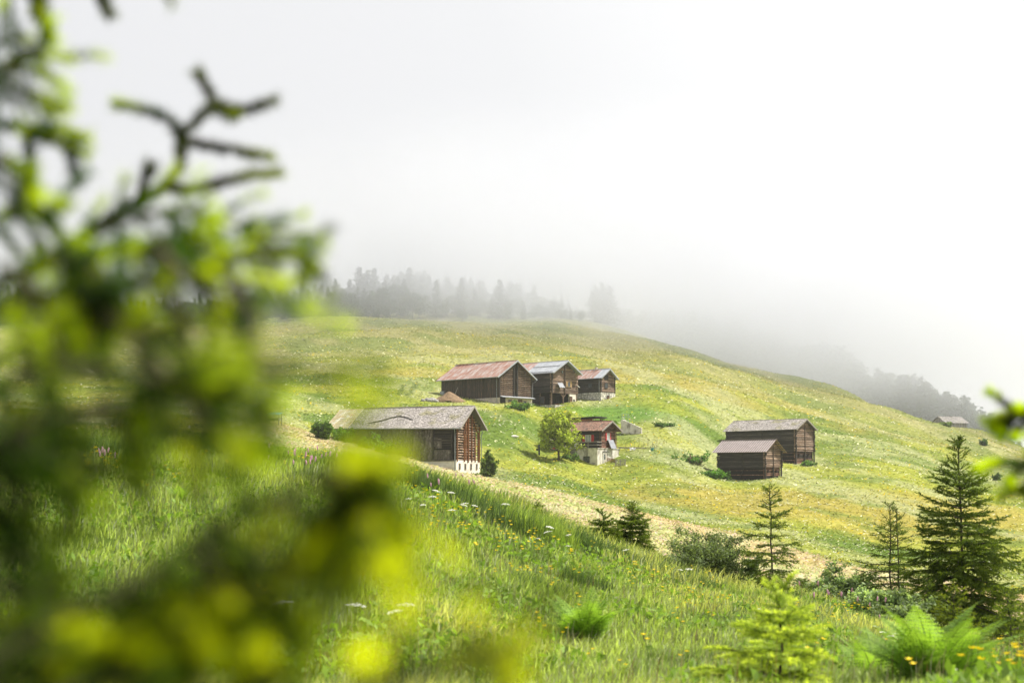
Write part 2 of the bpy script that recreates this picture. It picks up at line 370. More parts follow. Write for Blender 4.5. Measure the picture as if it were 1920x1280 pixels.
# ground sheet: polar grid, finer ahead
ang = np.concatenate([np.linspace(-pi, -.62, 40, endpoint=False), np.linspace(-.62, .62, 420, endpoint=False), np.linspace(.62, pi, 41)])
rad = np.exp(np.concatenate([np.linspace(math.log(.4), math.log(6), 16, endpoint=False), np.linspace(math.log(6), math.log(700), 520, endpoint=False), np.linspace(math.log(700), math.log(1150), 10)]))
A_, R_ = np.meshgrid(ang, rad); gx = (R_ * np.sin(A_)).ravel(); gy = (R_ * np.cos(A_)).ravel(); gzz = gz(gx, gy)
gcol, _ = meadow_col(gx, gy)
nA, nR = len(ang), len(rad)
ii, jj = np.meshgrid(np.arange(nR - 1), np.arange(nA - 1), indexing='ij'); a0 = (ii * nA + jj).ravel()
M['ground'] = mat('meadow_ground', WHITE, (.62, .66, .6), nscale=.9, detail=10, bump=.5, rough=1, spec=.0, c3=(1.25, 1.2, 1.3), n3=1.7, lo3=.55, hi3=.7)
ground = npmesh('ground', np.stack([gx, gy, gzz], 1), np.stack([a0, a0 + 1, a0 + nA + 1, a0 + nA], 1)[:, ::-1], M['ground'], gcol, smooth=True)
tag(ground, 'steep flowering alpine meadow of green grass with a pinkish hay strip', 'meadow', kind='structure')
SIZE = 1

# ------------------------------------------------------------------ buildings (local x: along the ridge, gable at 0; local y: back; z: up)
def rv(r, a, b): return r.uniform(a, b)

def log_wall_x(mb, x0, x1, y, z0, z1, d, r, m=0, out=.28, thick=.2, gap=.02):
    z = z0
    while z < z1 - .04:
        h = min(d * rv(r, .8, 1.2), z1 - z); t = rv(r, .5, 1.6)
        o1, o2 = rv(r, .1, out), rv(r, .1, out); yo = rv(r, -.025, .025)
        mb.hexa([(x0-o1,y+yo,z+gap),(x1+o2,y+yo,z+gap),(x1+o2,y+thick+yo,z+gap),(x0-o1,y+thick+yo,z+gap),
                 (x0-o1,y+yo+.03,z+h),(x1+o2,y+yo+.03,z+h),(x1+o2,y+thick+yo-.03,z+h),(x0-o1,y+thick+yo-.03,z+h)], t, m)
        z += h
def log_wall_y(mb, x, y0, y1, z0, z1, d, r, m=0, out=.28, thick=.2, gap=.055, gable=None):
    """gable: (ridge_z) the wall goes on up as a triangle"""
    z = z0; top = gable or z1
    while z < top - .08:
        h = d * rv(r, .8, 1.2); h = min(h, top - z); t = rv(r, .5, 1.55)
        o1, o2 = rv(r, .1, out), rv(r, .1, out); xo = rv(r, -.03, .03); a, b = y0 - o1, y1 + o2
        if z + h > z1 and gable:
            k = (z + h - z1) / (gable - z1); a = y0 + k * (y1 - y0) / 2; b = y1 - k * (y1 - y0) / 2
            if b - a < .15: break
        mb.hexa([(x-thick+xo,a,z+gap),(x+xo,a,z+gap),(x+xo,b,z+gap),(x-thick+xo,b,z+gap),
                 (x-thick+xo+.03,a,z+h),(x+xo-.03,a,z+h),(x+xo-.03,b,z+h),(x-thick+xo+.03,b,z+h)], t, m)
        z += h
def plank_wall_x(mb, x0, x1, y, z0, z1, w, r, m=0, ragged=0):
    x = x0
    while x < x1 - .02:
        ww = min(w * rv(r, .7, 1.3), x1 - x); yo = rv(r, -.015, .015); t = rv(r, .6, 1.45)
        mb.box(x + .006, x + ww - .006, y + yo, y + yo + .05, z0 - rv(r, 0, ragged), z1, t, m); x += ww
def plank_wall_y(mb, x, y0, y1, z0, z1, w, r, m=0, gable=None, ragged=0):
    y = y0
    while y < y1 - .02:
        ww = min(w * rv(r, .7, 1.3), y1 - y); xo = rv(r, -.015, .015); t = rv(r, .6, 1.4)
        def top(q): return z1 if not gable else z1 + (gable - z1) * (1 - abs(q - (y0 + y1) / 2) / ((y1 - y0) / 2))
        zb = z0 - rv(r, 0, ragged)
        a, b = y + .006, y + ww - .006
        mb.hexa([(x+xo-.05,a,zb),(x+xo,a,zb),(x+xo,b,zb),(x+xo-.05,b,zb),(x+xo-.05,a,top(a)),(x+xo,a,top(a)),(x+xo,b,top(b)),(x+xo-.05,b,top(b))], t, m)
        y += ww
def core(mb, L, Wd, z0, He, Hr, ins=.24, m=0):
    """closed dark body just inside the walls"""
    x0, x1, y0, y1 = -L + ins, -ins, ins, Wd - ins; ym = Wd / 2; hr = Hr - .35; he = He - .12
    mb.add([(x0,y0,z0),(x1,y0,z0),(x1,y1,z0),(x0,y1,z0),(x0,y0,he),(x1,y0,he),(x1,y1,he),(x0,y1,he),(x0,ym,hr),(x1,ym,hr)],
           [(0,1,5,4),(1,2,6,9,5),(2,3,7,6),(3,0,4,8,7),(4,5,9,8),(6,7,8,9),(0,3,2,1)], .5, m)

class Roof:
    def __init__(s, L, Wd, He, Hr, og, oe, dr=0, de=0, ogl=None):
        s.x1 = og; s.x0 = -L - (og if ogl is None else ogl); s.W = Wd; s.He = He; s.Hr = Hr; s.oe = oe; s.tp = (Hr - He) / (Wd / 2); s.dr = dr; s.de = de
    def p(s, side, x, t, up=0):
        """side -1 front slope, +1 back; t 0 at ridge .. 1 at eave edge; up above the slope"""
        k = (s.x1 - x) / (s.x1 - s.x0); zr = s.Hr + s.dr * k; ze = s.He - s.oe * s.tp + s.de * k
        y = s.W / 2 + side * (s.W / 2 + s.oe) * t; z = zr + (ze - zr) * t
        n = Vector((0, side * s.tp, 1)).normalized()
        return (x, y + n.y * up, z + n.z * up)
    def slab(s, mb, side, xa, xb, t0=0, t1=1, lo=0, hi=.08, t=1.0, m=0):
        P = s.p
        mb.hexa([P(side,xa,t0,lo),P(side,xb,t0,lo),P(side,xb,t1,lo),P(side,xa,t1,lo),P(side,xa,t0,hi),P(side,xb,t0,hi),P(side,xb,t1,hi),P(side,xa,t1,hi)], t, m)
    def slope_len(s): return math.hypot(s.W / 2 + s.oe, (s.W / 2 + s.oe) * s.tp)

def shingle_roof(rf, r, parent, mname='shingle', xa=None, xb=None, row=.17, w=.17, name='roof'):
    mb = MB(); xa = rf.x0 if xa is None else xa; xb = rf.x1 if xb is None else xb
    for sd_ in (-1, 1):
        rf.slab(mb, sd_, xa, xb, 0, 1, 0, .05, .45)
        n = int(rf.slope_len() / row)
        for i in range(n + 1):
            x = xa + rv(r, -.1, 0)
            while x < xb:
                ww = w * rv(r, .6, 1.5); j = rv(r, -.2, .2) / n
                t0 = max(0, i / n - .9 / n + j); t1 = min(1.012, (i + 1) / n + j)
                tt = rv(r, .55, 1.45); P = rf.p; a, b = max(x, xa - .03), min(x + ww - .008, xb + .03)
                lift = .07 + rv(r, 0, .035)
                if b > a and (sd_ < 0 or i % 2 == 0):
                    mb.add([P(sd_, a, t0, .055), P(sd_, b, t0, .055), P(sd_, b, t1, lift), P(sd_, a, t1, lift), P(sd_, b, t1, lift - .03), P(sd_, a, t1, lift - .03)],
                           [(0,1,2,3) if sd_ > 0 else (3,2,1,0), (3,2,4,5) if sd_ > 0 else (5,4,2,3)], tt)
                x += ww
    mb.box(xa, xb, rf.W / 2 - .09, rf.W / 2 + .09, rf.Hr + min(0, rf.dr) + .0, rf.Hr + .10, .8)
    return mb.build(name, M[mname], parent)

def sheet_roof(rf, r, parent, mats, zones, seam=.55, name='roof', lo=0):
    """standing seam metal; zones: [(x0,x1,mat index)]"""
    mb = MB()
    for sd_ in (-1, 1):
        for xa, xb, mi in zones:
            n = max(1, round((xb - xa) / seam)); s_ = (xb - xa) / n
            for i in range(n):
                a = xa + i * s_
                rf.slab(mb, sd_, a, a + s_, 0, 1, lo, .055 + .004 * (i % 2), rv(r, .86, 1.12), mi)
                rf.slab(mb, sd_, a - .02, a + .02, 0, 1.003, .05, .10, 1.1, mi)
    mb.box(rf.x0, rf.x1, rf.W / 2 - .14, rf.W / 2 + .14, rf.Hr + min(0, rf.dr) * .5, rf.Hr + .12, 1.1, zones[-1][2])
    return mb.build(name, mats, parent)

def bargeboard(rf, parent, m='wood_dark', x=None):
    for sd_ in (-1, 1):
        mb = MB(); xx = rf.x1 if x is None else x
        rf.slab(mb, sd_, xx, xx + .045, 0, 1.0, -.16, .075, 1); mb.build('bargeboard', M[m], parent)
def gutter(rf, parent, sd_=-1, xa=None, xb=None, m='metal'):
    mb = MB(); a = rf.p(sd_, rf.x0 if xa is None else xa, 1, -.03); b = rf.p(sd_, rf.x1 if xb is None else xb, 1, -.03)
    o = .07 * sd_
    mb.tube([(a[0], a[1] + o, a[2]), (b[0], b[1] + o, b[2])], .075, 8); return mb.build('gutter', M[m], parent)
def downpipe(pts, parent, r_=.05):
    mb = MB(); mb.tube(pts, r_, 7); return mb.build('downpipe', M['metal'], parent)

def window(parent, face, c, w, h, depth=.06, frame='white', pane='glass', muntin=1, shutters=None, name='window', bars=0, fw=.06):
    """face 'x' faces +x at x=c[0]; face 'y' faces -y at y=c[1]; c centre"""
    def B(mb, u0, u1, v0, v1, d0, d1, t=1.0):
        if face == 'x': mb.box(c[0] + d0, c[0] + d1, c[1] + u0, c[1] + u1, c[2] + v0, c[2] + v1, t)
        else: mb.box(c[0] + u0, c[0] + u1, c[1] - d1, c[1] - d0, c[2] + v0, c[2] + v1, t)
    f = MB()
    B(f, -w/2-fw, -w/2, -h/2-fw, h/2+fw, 0, depth); B(f, w/2, w/2+fw, -h/2-fw, h/2+fw, 0, depth)
    B(f, -w/2, w/2, h/2, h/2+fw, 0, depth-.002); B(f, -w/2, w/2, -h/2-fw, -h/2, 0, depth+.02)
    if muntin: B(f, -.025, .025, -h/2, h/2, .01, depth-.01)
    if bars:
        for k in range(bars):
            q = -h/2 + h * (k + 1) / (bars + 1); B(f, -w/2, w/2, q-.012, q+.012, .01, depth-.015)
    fo = f.build(name, M[frame], parent)
    p = MB(); B(p, -w/2, w/2, -h/2, h/2, .004, .02); p.build('pane', M[pane], fo)
    if shutters:
        for s_ in (-1, 1):
            sh = MB(); u = s_ * (w/2 + fw + w * .28); B(sh, u - w*.26, u + w*.26, -h/2-fw, h/2+fw, .01, .05)
            for k in range(3):
                q = -h/2 + h * (k + .5) / 3; B(sh, u - w*.24, u + w*.24, q-.03, q+.03, .05, .065, .8)
            sh.build('shutter', M[shutters], fo)
    return fo
def door(parent, face, c, w, h, m='wood_red', frame='wood_dark', glass=None, handle=True):
    def B(mb, u0, u1, v0, v1, d0, d1, t=1.0):
        if face == 'x': mb.box(c[0] + d0, c[0] + d1, c[1] + u0, c[1] + u1, c[2] + v0, c[2] + v1, t)
        else: mb.box(c[0] + u0, c[0] + u1, c[1] - d1, c[1] - d0, c[2] + v0, c[2] + v1, t)
    d = MB(); n = 5
    for k in range(n): B(d, -w/2 + w*k/n + .005, -w/2 + w*(k+1)/n - .005, 0, h, 0, .05 + .003*(k % 2), 1 - .08*(k % 2))
    do = d.build('door', M[m], parent)
    f = MB(); B(f, -w/2-.09, -w/2, -.02, h+.09, -.01, .09); B(f, w/2, w/2+.09, -.02, h+.09, -.01, .09); B(f, -w/2, w/2, h, h+.09, -.01, .088)
    f.build('door_frame', M[frame], do)
    if glass:
        g = MB(); B(g, glass[0], glass[1], glass[2], glass[3], .054, .062); g.build('pane', M['glass'], do)
    if handle:
        g = MB(); B(g, w/2-.14, w/2-.06, h*.48, h*.5, .055, .10); g.build('handle', M['metal'], do)
    return do
def stones(mb, x0, x1, y0, y1, z0, z1, r, s_=.3, axis='x', front=-1):
    """irregular stones over the face of a wall block"""
    z = z0
    while z < z1 - .05:
        h = min(s_ * rv(r, .6, 1.1), z1 - z); u = (x0 if axis == 'x' else y0) - rv(r, 0, .1); u1 = x1 if axis == 'x' else y1
        while u < u1:
            w = s_ * rv(r, .8, 2.0); e_ = min(u + w, u1 + .05); d = rv(r, .02, .09); t = rv(r, .6, 1.3); g = .015
            if axis == 'x': mb.hexa([(u+g,y0-d*.5,z+g),(e_-g,y0-d*.5,z+g),(e_-g,y0+.1,z+g),(u+g,y0+.1,z+g),(u+g*2,y0-d,z+h-g),(e_-g*2,y0-d,z+h-g),(e_-g,y0+.1,z+h-g),(u+g,y0+.1,z+h-g)], t)
            else: mb.hexa([(x1-.1,u+g,z+g),(x1+d*.5,u+g,z+g),(x1+d*.5,e_-g,z+g),(x1-.1,e_-g,z+g),(x1-.1,u+g,z+h-g),(x1+d,u+g*2,z+h-g),(x1+d,e_-g*2,z+h-g),(x1-.1,e_-g,z+h-g)], t)
            u += w
        z += h

def start(name, label, cat, x, Y, th, zb, group=None):
    return tag(empty(name, (x, Y, zb), -R(th)), label, cat, group)

G_B = 'old wooden farm buildings on the alpine meadow'
# --- A: long shingled barn
r = random.Random(1); ze, zr, zb = 6.9 - 1.2, 9.39 - 1.2, 1.2; L, Wd = 17.34, 7.45
A = start('barn', 'long barn with shingled roof, log-stack gable and cream base, nearest on the slope', 'barn', -7.04, 178, 21.5, zb, G_B)
rf = Roof(L, Wd, ze, zr, .95, .7, -.15, .2)
mb = MB(); core(mb, L, Wd, -.5, ze, zr, .3); mb.build('interior', M['dark'], A)
mb = MB()
plank_wall_x(mb, -L, -3.1, 0, 1.35, ze - .1, .2, r, 0, .12)
plank_wall_x(mb, -L + 3, -3.1, -.06, 1.3, 2.7, .34, r, 0, .2); plank_wall_x(mb, -11, -1.9, -.045, 3.0, 4.2, .3, r, 0, .3)
plank_wall_x(mb, -3.1, -.5, 0, 1.35, 2.6, .22, r, 0, .1)
mb.box(-L, .05, -.16, -.02, 1.18, 1.36, .8)
mb.build('plank_wall', M['plank_grey'], A)
mb = MB()                                        # log ends open at the corner of the long wall
z = 2.7
while z < ze - .2:
    h = rv(r, .22, .3); mb.box(-3.0, -.55, -.02 + rv(r, -.05, .05), .2, z + .05, z + h, rv(r, .6, 1.2)); z += h + .05
mb.build('log_wall', M['wood_dark'], A)
mb = MB()
for x in (-3.05, -.5, -.08): mb.box(x - .09, x + .09, -.1, .1, 1.3, ze, .8)
mb.build_each('corner_post', M['wood_dark'], A)
mb = MB(); z = 1.4; ym = Wd / 2                  # gable: stacked logs with gaps
while z < zr - .7:
    h = rv(r, .17, .24); k = max(0, (z - ze) / (zr - ze)) * ym; a, b = .15 + k, Wd - .15 - k
    y = a
    while y < b:
        l = min(rv(r, .7, 1.7), b - y); mb.tube([(.0 + rv(r, -.06, .08), y + .02, z + rv(r, -.03, .03)), (rv(r, -.06, .08), y + l - .03, z + rv(r, -.03, .03))], h * .46, 6, rv(r, .9, 2.3)); y += l
    z += h + .12
mb.build('gable_logs', M['wood_brown'], A)
mb = MB()
for y, a, b, w in ((.15,1.1,5.6,.16),(2.35,1.1,4.6,.22),(2.9,1.4,7.2,.13),(3.5,1.0,7.8,.3),(4.75,1.1,7.0,.2),(5.9,1.1,4.4,.16),(6.9,1.1,4.9,.22),(7.3,1.1,5.7,.18)):
    mb.bar((.16, y, a), (.16, y + rv(r, -.08, .08), b), w, .07, rv(r, .6, 1.3))
for a, b in (((.2, 2.1, 4.6), (.2, 3.4, 7.5)), ((.2, 5.0, 6.6), (.2, 6.5, 4.9)), ((.2, .2, 5.2), (.2, 2.6, 7.2))): mb.bar(a, b, .14, .07, .9)
mb.build_each('gable_post', M['wood_pole'], A)
mb = MB()
mb.box(-L - .05, .08, -.08, .3, -2.5, 1.18, .93); mb.box(-.3, .12, -.084, Wd + .08, -3.0, 1.30, 1.0)
mb.box(-L - .05, -.3, Wd - .3, Wd + .08, -1.5, 1.2, .93); mb.box(-L - .05, -L + .3, .3, Wd - .3, -1.5, 1.2, .93)
mb.build('base_wall', M['plaster_white'], A)
for y in (.95, 2.75, 4.6, 6.45): window(A, 'x', (.125, y, .52), .34, .62, .05, 'wood_brown', 'glass', 0, fw=.08)
shingle_roof(rf, r, A, xa=-L + 2.6)
mb = MB()
for sd_ in (-1, 1):
    for k in range(3):
        rf.slab(mb, sd_, rf.x0 + k * 1.15, rf.x0 + k * 1.15 + 1.15, 0, .52, .04 + .01 * (k % 2), .08 + .01 * (k % 2), rv(r, .85, 1.1)); rf.slab(mb, sd_, rf.x0 + k * 1.15, rf.x0 + k * 1.15 + 1.15, .5, 1.02, .02 + .01 * (k % 2), .06 + .01 * (k % 2), rv(r, .85, 1.1))
        rf.slab(mb, sd_, rf.x0 + k * 1.15 + 1.1, rf.x0 + k * 1.15 + 1.2, 0, 1.02, .08, .11, 1.35)
mb.build('sheet_roof', M['yellowsheet'], A)
mb = MB(); pts = [rf.p(-1, x, t, .13) for x, t in ((-12.4, .78), (-11.3, .70), (-10.4, .62), (-9.5, .50), (-8.6, .44), (-7.6, .50), (-6.7, .6), (-6.3, .62))]
mb.tube(pts, [.03, .07, .09, .09, .09, .08, .06, .02], 5, .25); mb.build('lifted_shingle_shadow', M['shingle'], A)  # raised tube along lifted shingles; the seam shadow is its dark tint
bargeboard(rf, A, 'wood_grey'); gutter(rf, A, -1, -L + 2.2); gutter(rf, A, 1, xb=.1)
e1 = rf.p(-1, .1, 1, -.1); downpipe([e1, (.0, -.3, ze - .9), (.0, -.22, ze - 1.3), (.0, -.22, -.2)], A)
e1 = rf.p(1, .3, 1, -.1); downpipe([e1, (.3, Wd + .35, ze - .9), (.25, Wd + .25, ze - 1.3), (.25, Wd + .25, -.3)], A)
mb = MB(); mb.tube([(-5.2, -.14, 1.2), (-5.2, -.2, .5), (-5.3, -.2, .3)], .05, 6); mb.build('drain_pipe', M['rubber'], A)
mb = MB(); mb.bar((.2, Wd - .3, ze + .1), (.2, Wd + .9, ze + .1), .14, .14, .8); mb.build('purlin', M['wood_dark'], A)

# --- B: big barn with rusty roof
r = random.Random(2); zb = 13.4; ze, zr = 19.15 - zb, 21.92 - zb; L, Wd = 14.96, 8.98
Bn = start('barn', 'large dark board barn with rusty roof and lattice gable, left end of the upper row', 'barn', -2.37, 258, 42.7, zb, G_B)
rf = Roof(L, Wd, ze, zr, .55, .85, -.13, 0)
mb = MB(); core(mb, L, Wd, -1, ze, zr, .2); mb.build('interior', M['dark'], Bn)
mb = MB(); plank_wall_x(mb, -L, 0, 0, 1.55, ze, .21, r, 0, .12)
plank_wall_y(mb, -.12, 0, Wd, 1.9, ze, .22, r, 0, gable=zr - .1); mb.build('plank_wall', M['plank_dark'], Bn)
mb = MB()
z = 2.0
while z < zr - .8:                                # lattice of bowed poles in two bays
    k = max(0, (z - ze) / (zr - ze)) * Wd / 2
    for a, b in ((.4 + k, Wd/2 - .75), (Wd/2 + .55, Wd - .3 - k)):
        if b - a > .4: mb.tube([(.02, a, z), (.06, (a + b) / 2, z - .1 + rv(r, -.05, .05)), (.02, b, z + rv(r, -.04, .04))], .05, 5, rv(r, .8, 1.6))
    z += .34
y = .5
while y < Wd - .3:
    if abs(y - Wd/2) > .8:
        k = 1 - abs(y - Wd/2) / (Wd/2); mb.tube([(.0, y, 2.0), (.0, y + rv(r, -.06, .06), ze + (zr - ze) * k - .35)], .035, 5, rv(r, .8, 1.4))
    y += rv(r, .3, .5)
mb.build('lattice', M['wood_brown'], Bn)
mb = MB()
for y in (Wd/2 - .55, Wd/2 + .35): mb.box(.0, .16, y - .14, y + .14, 1.9, zr - .45, .9)
for y in (.12, Wd - .12): mb.box(-.1, .12, y - .14, y + .14, 1.7, ze, .9)
mb.build_each('gable_post', M['wood_dark'], Bn)
mb = MB(); mb.hexa([(0,.2,1.85),(.75,.2,1.62),(.75,Wd+.1,1.62),(0,Wd+.1,1.85),(0,.2,1.92),(.75,.2,1.70),(.75,Wd+.1,1.70),(0,Wd+.1,1.92)], 1)
mb.build('lean_to_roof', M['zinc'], Bn)
mb = MB(); mb.box(-L + 3, 0, -.05, .3, -2, 1.55, .9); mb.box(-.3, .05, .3, Wd, -2, 1.62, 1); mb.box(-L, -.3, Wd - .3, Wd, -1, 1.5, .9); mb.build('base_wall', M['plaster'], Bn)
mb = MB(); mb.box(-L, -L + 3, -.02, .3, -1, 1.55, .9); mb.build('stone_wall', M['stone'], Bn)
mb = MB()
for y in (.35, 1.5): mb.box(.05, .14, y - .1, y + .1, -.5, 1.7, .8)
mb.box(.05, .12, .5, 1.4, -.5, 1.6, .5); mb.build_each('stable_board', M['wood_dark'], Bn)
window(Bn, 'x', (.055, 2.9, .75), .8, 1.0, .07, 'wood_red', 'glass', 1)
door(Bn, 'x', (.055, 5.6, -.7), .95, 2.0, 'wood_red')
window(Bn, 'x', (.055, 4.8, .6), .5, .7, .07, 'wood_brown', 'glass', 0); window(Bn, 'x', (.055, 6.9, .75), .55, .75, .07, 'wood_red', 'glass', 0)
window(Bn, 'y', (-8.2, -.055, .95), .7, .5, .06, 'white', 'glass', 0)
sheet_roof(rf, r, Bn, [M['rust'], M['zinc']], [(rf.x0, rf.x1, 0)], .62)
bargeboard(rf, Bn, 'zinc'); gutter(rf, Bn, -1); gutter(rf, Bn, 1)
e1 = rf.p(-1, .1, 1, -.1); downpipe([e1, (-.4, -.2, ze - .9), (-.4, -.2, -.3)], Bn)
e1 = rf.p(1, .5, 1, -.1); downpipe([e1, (.45, Wd + .5, ze - .9), (.1, Wd + .1, ze - 1.2), (.1, Wd + .1, 1.6)], Bn)
mbx = empty('meter_box', (0, 0, 0)); tag(mbx, 'grey metal electricity box on the left end of the rusty-roofed barn wall', 'meter box')
def to_world(par, p):
    a = par.rotation_euler.z; return (par.location.x + p[0]*cos(a) - p[1]*sin(a), par.location.y + p[0]*sin(a) + p[1]*cos(a), par.location.z + p[2])
mbx.location = to_world(Bn, (-L + .7, -.1, 1.75)); mbx.rotation_euler.z = Bn.rotation_euler.z
mb = MB(); mb.box(-.55, .55, -.4, 0, 0, 1.5, 1); mb.build('cabinet', M['metal'], mbx, .02)
mb = MB(); mb.box(-.5, .5, -.43, -.402, .06, 1.44, 1.15); dd = mb.build('door', M['metal'], mbx)
mb = MB(); mb.box(.3, .38, -.46, -.432, .6, .8, .6); mb.build('handle', M['rubber'], dd)

# --- C: two-storey log house, half rusty half new roof
r = random.Random(3); zb = 14.02; ze, zr = 20.36 - zb, 22.55 - zb; L, Wd = 10.5, 7.65
Cn = start('log_house', 'tall log farmhouse with half rusty, half silver sheet roof, middle of the upper row', 'farmhouse', 7.40, 266.5, 42.3, zb, G_B)
rf = Roof(L, Wd, ze, zr, .95, .55, 0, 0)
mb = MB(); core(mb, L, Wd, 2.3, ze, zr, .2); mb.box(-L + .3, -1.4, 1.6, Wd - .3, -1, 2.4, .5); mb.build('interior', M['dark'], Cn)
mb = MB(); log_wall_x(mb, -L, 0, 0, 2.35, ze - .02, .27, r, 0); log_wall_x(mb, -L, -3.2, 0, -.2, 2.35, .27, r, 0)
mb.build('log_wall', M['wood_dark'], Cn)
mb = MB(); log_wall_y(mb, 0, 0, Wd, 2.35, ze - .02, .33, r, 0, gable=zr - .12); log_wall_y(mb, -1.5, 1.5, Wd, -.2, 2.35, .25, r, 0, out=.05)
mb.box(.02, .16, Wd/2 - .1, Wd/2 + .1, 2.4, zr - .4, .5); mb.build('gable_wall', M['wood_brown'], Cn)
mb = MB()
for x, y in ((-.15, .15), (-.15, Wd/2 - .3), (-.15, Wd - .15), (-2.9, .15)): mb.tube([(x, y, -.4), (x, y, 2.4)], .13, 7, .9)
for s_ in (-1, 1): mb.bar((-.1, Wd/2 - .3, 1.5), (-.1, Wd/2 - .3 + .8 * s_, 2.3), .12, .12, .9)
mb.box(-.3, .05, 0, Wd, 2.3, 2.55, .6); mb.build_each('porch_post', M['wood_brown'], Cn)
mb = MB(); mb.box(-.25, .02, Wd - 2.4, Wd - .5, -.5, 2.3, 1); mb.box(-1.5, -.25, Wd - .55, Wd - .3, -.5, 2.3, 1); mb.build('white_wall', M['plaster_white'], Cn)
door(Cn, 'x', (.025, Wd - 2.05, -.15), .6, 1.9, 'wood_red'); window(Cn, 'x', (.025, Wd - 1.1, .9), .4, .8, .05, 'wood_brown', 'glass', 0)
door(Cn, 'x', (-1.46, 3.3, -.1), .9, 1.9, 'wood_red')
window(Cn, 'x', (.03, 5.05, 4.15), .75, .95, .08, 'wood_fresh', 'glass', 0, 'wood_fresh'); window(Cn, 'x', (.03, Wd/2 - .7, 6.4), .3, .45, .06, 'wood_dark', 'curtain', 0)
window(Cn, 'y', (-2.3, -.03, 1.0), 1.0, 1.3, .05, 'wood_red', 'glass', 1)
mb = MB(); mb.box(-.9, -.5, 2.0, 3.1, .3, .36, 1); mb.box(-.9, -.84, 2.0, 3.1, -.3, .3, .8); mb.build('bench', M['wood_pole'], Cn)
sheet_roof(rf, r, Cn, [M['rust'], M['zinc']], [(rf.x0, -6.2, 0), (-6.2, rf.x1, 1)], .95)
mb = MB()
for t in (.45, .93): rf.slab(mb, -1, -6.1, rf.x1 - .3, t, t + .02, .12, .17, .3)
mb.build_each('snow_guard', M['metal'], Cn)
bargeboard(rf, Cn, 'zinc'); gutter(rf, Cn, -1)
sp = tag(empty('solar_panel', to_world(Cn, (.12, 2.2, 3.35)), -R(42.3)), 'small pale solar panel bracketed to the gable of the middle log house', 'solar panel')
def panel(par, w, h, tilt, nx, ny):
    c, s_ = cos(tilt), sin(tilt)
    def P(u, v, d): return (v * -s_ * 1.0 + d * c + .5 * 0 , u, v * c + d * s_)
    mb = MB(); mb.hexa([P(-w/2,0,0),P(-w/2,0,.05),P(w/2,0,.05),P(w/2,0,0),P(-w/2,h,0),P(-w/2,h,.05),P(w/2,h,.05),P(w/2,h,0)], 1.2); fr = mb.build('frame', M['zinc'], par)
    mb = MB()
    for i in range(nx):
        for j in range(ny):
            a, b, e_, g = -w/2 + w*i/nx + .02, -w/2 + w*(i+1)/nx - .02, h*j/ny + .02, h*(j+1)/ny - .02
            mb.hexa([P(a,e_,.052),P(a,e_,.06),P(b,e_,.06),P(b,e_,.052),P(a,g,.052),P(a,g,.06),P(b,g,.06),P(b,g,.052)], rv(random, .95, 1.1))
    mb.build('cells', M['panel'], par)
    mb = MB(); mb.bar(P(-w*.3, h*.5, -.02), (-.1, -w*.3, .1), .04); mb.bar(P(w*.3, h*.5, -.02), (-.1, w*.3, .1), .04); mb.build_each('bracket', M['metal'], par)
sp.location = to_world(Cn, (.75, 2.3, 3.35)); panel(sp, 1.5, 1.1, R(35), 2, 1)
lb = tag(empty('lantern', to_world(Cn, (.15, Wd - .2, 3.7)), -R(42.3)), 'small white wall lamp by the right corner of the middle log house', 'lamp')
mb = MB(); mb.bar((0, 0, .3), (.1, .5, .0), .14, .12); mb.build('lamp_head', M['white'], lb); mb = MB(); mb.bar((-.15, 0, .3), (0, 0, .3), .05); mb.build('bracket', M['metal'], lb)

# --- D: small hut on stone base
r = random.Random(4); zb = 15.2; ze, zr = 20.0 - zb, 21.55 - zb; L, Wd = 7.0, 4.5
Dn = start('hut', 'small log hut on whitewashed stone base, at the right end of the upper row', 'hut', 17.16, 274.5, 41.8, zb, G_B)
rf = Roof(L, Wd, ze, zr, .6, .55)
mb = MB(); core(mb, L, Wd, 1.6, ze, zr, .2); mb.build('interior', M['dark'], Dn)
mb = MB(); log_wall_x(mb, -L, 0, 0, 1.75, ze - .02, .24, r, 0, out=.12); mb.build('log_wall', M['wood_dark'], Dn)
mb = MB(); log_wall_y(mb, 0, 0, Wd, 1.75, ze - .02, .24, r, 0, out=.12, gable=zr - .1); mb.build('gable_wall', M['wood_brown'], Dn)
mb = MB(); mb.box(-.2, .06, -.06, .12, 1.7, ze, .5); mb.box(-.2, .06, Wd - .12, Wd + .06, 1.7, ze, .5); mb.build_each('corner_post', M['wood_dark'], Dn)
mb = MB(); mb.box(-L, 0, .05, Wd, -1.5, 1.72, .9); stones(mb, -L, 0, .05, .3, -1.2, 1.72, r, .3, 'x'); stones(mb, -.3, 0, .05, Wd, -1.5, 1.72, r, .3, 'y'); mb.build('stone_base', M['stone_white'], Dn)
window(Dn, 'x', (.02, 1.7, 3.1), .75, .95, .07, 'wood_dark', 'glass', 1); window(Dn, 'y', (-2.6, -.02, 3.1), .8, .8, .07, 'wood_dark', 'glass', 1)
mb = MB(); mb.box(.02, .08, 1.2, 2.3, 4.25, 5.1, .5); mb.build('loft_hatch', M['wood_dark'], Dn)
door(Dn, 'x', (.07, 2.2, -.4), .5, 1.5, 'wood_red')
sheet_roof(rf, r, Dn, [M['rust'], M['zinc']], [(rf.x0, -1.2, 0), (-1.2, rf.x1, 1)], .6); bargeboard(rf, Dn, 'zinc'); gutter(rf, Dn, -1); gutter(rf, Dn, 1)
e1 = rf.p(-1, 0, 1, -.1); downpipe([e1, (-.2, -.25, ze - .7), (-.2, -.25, -.6)], Dn)
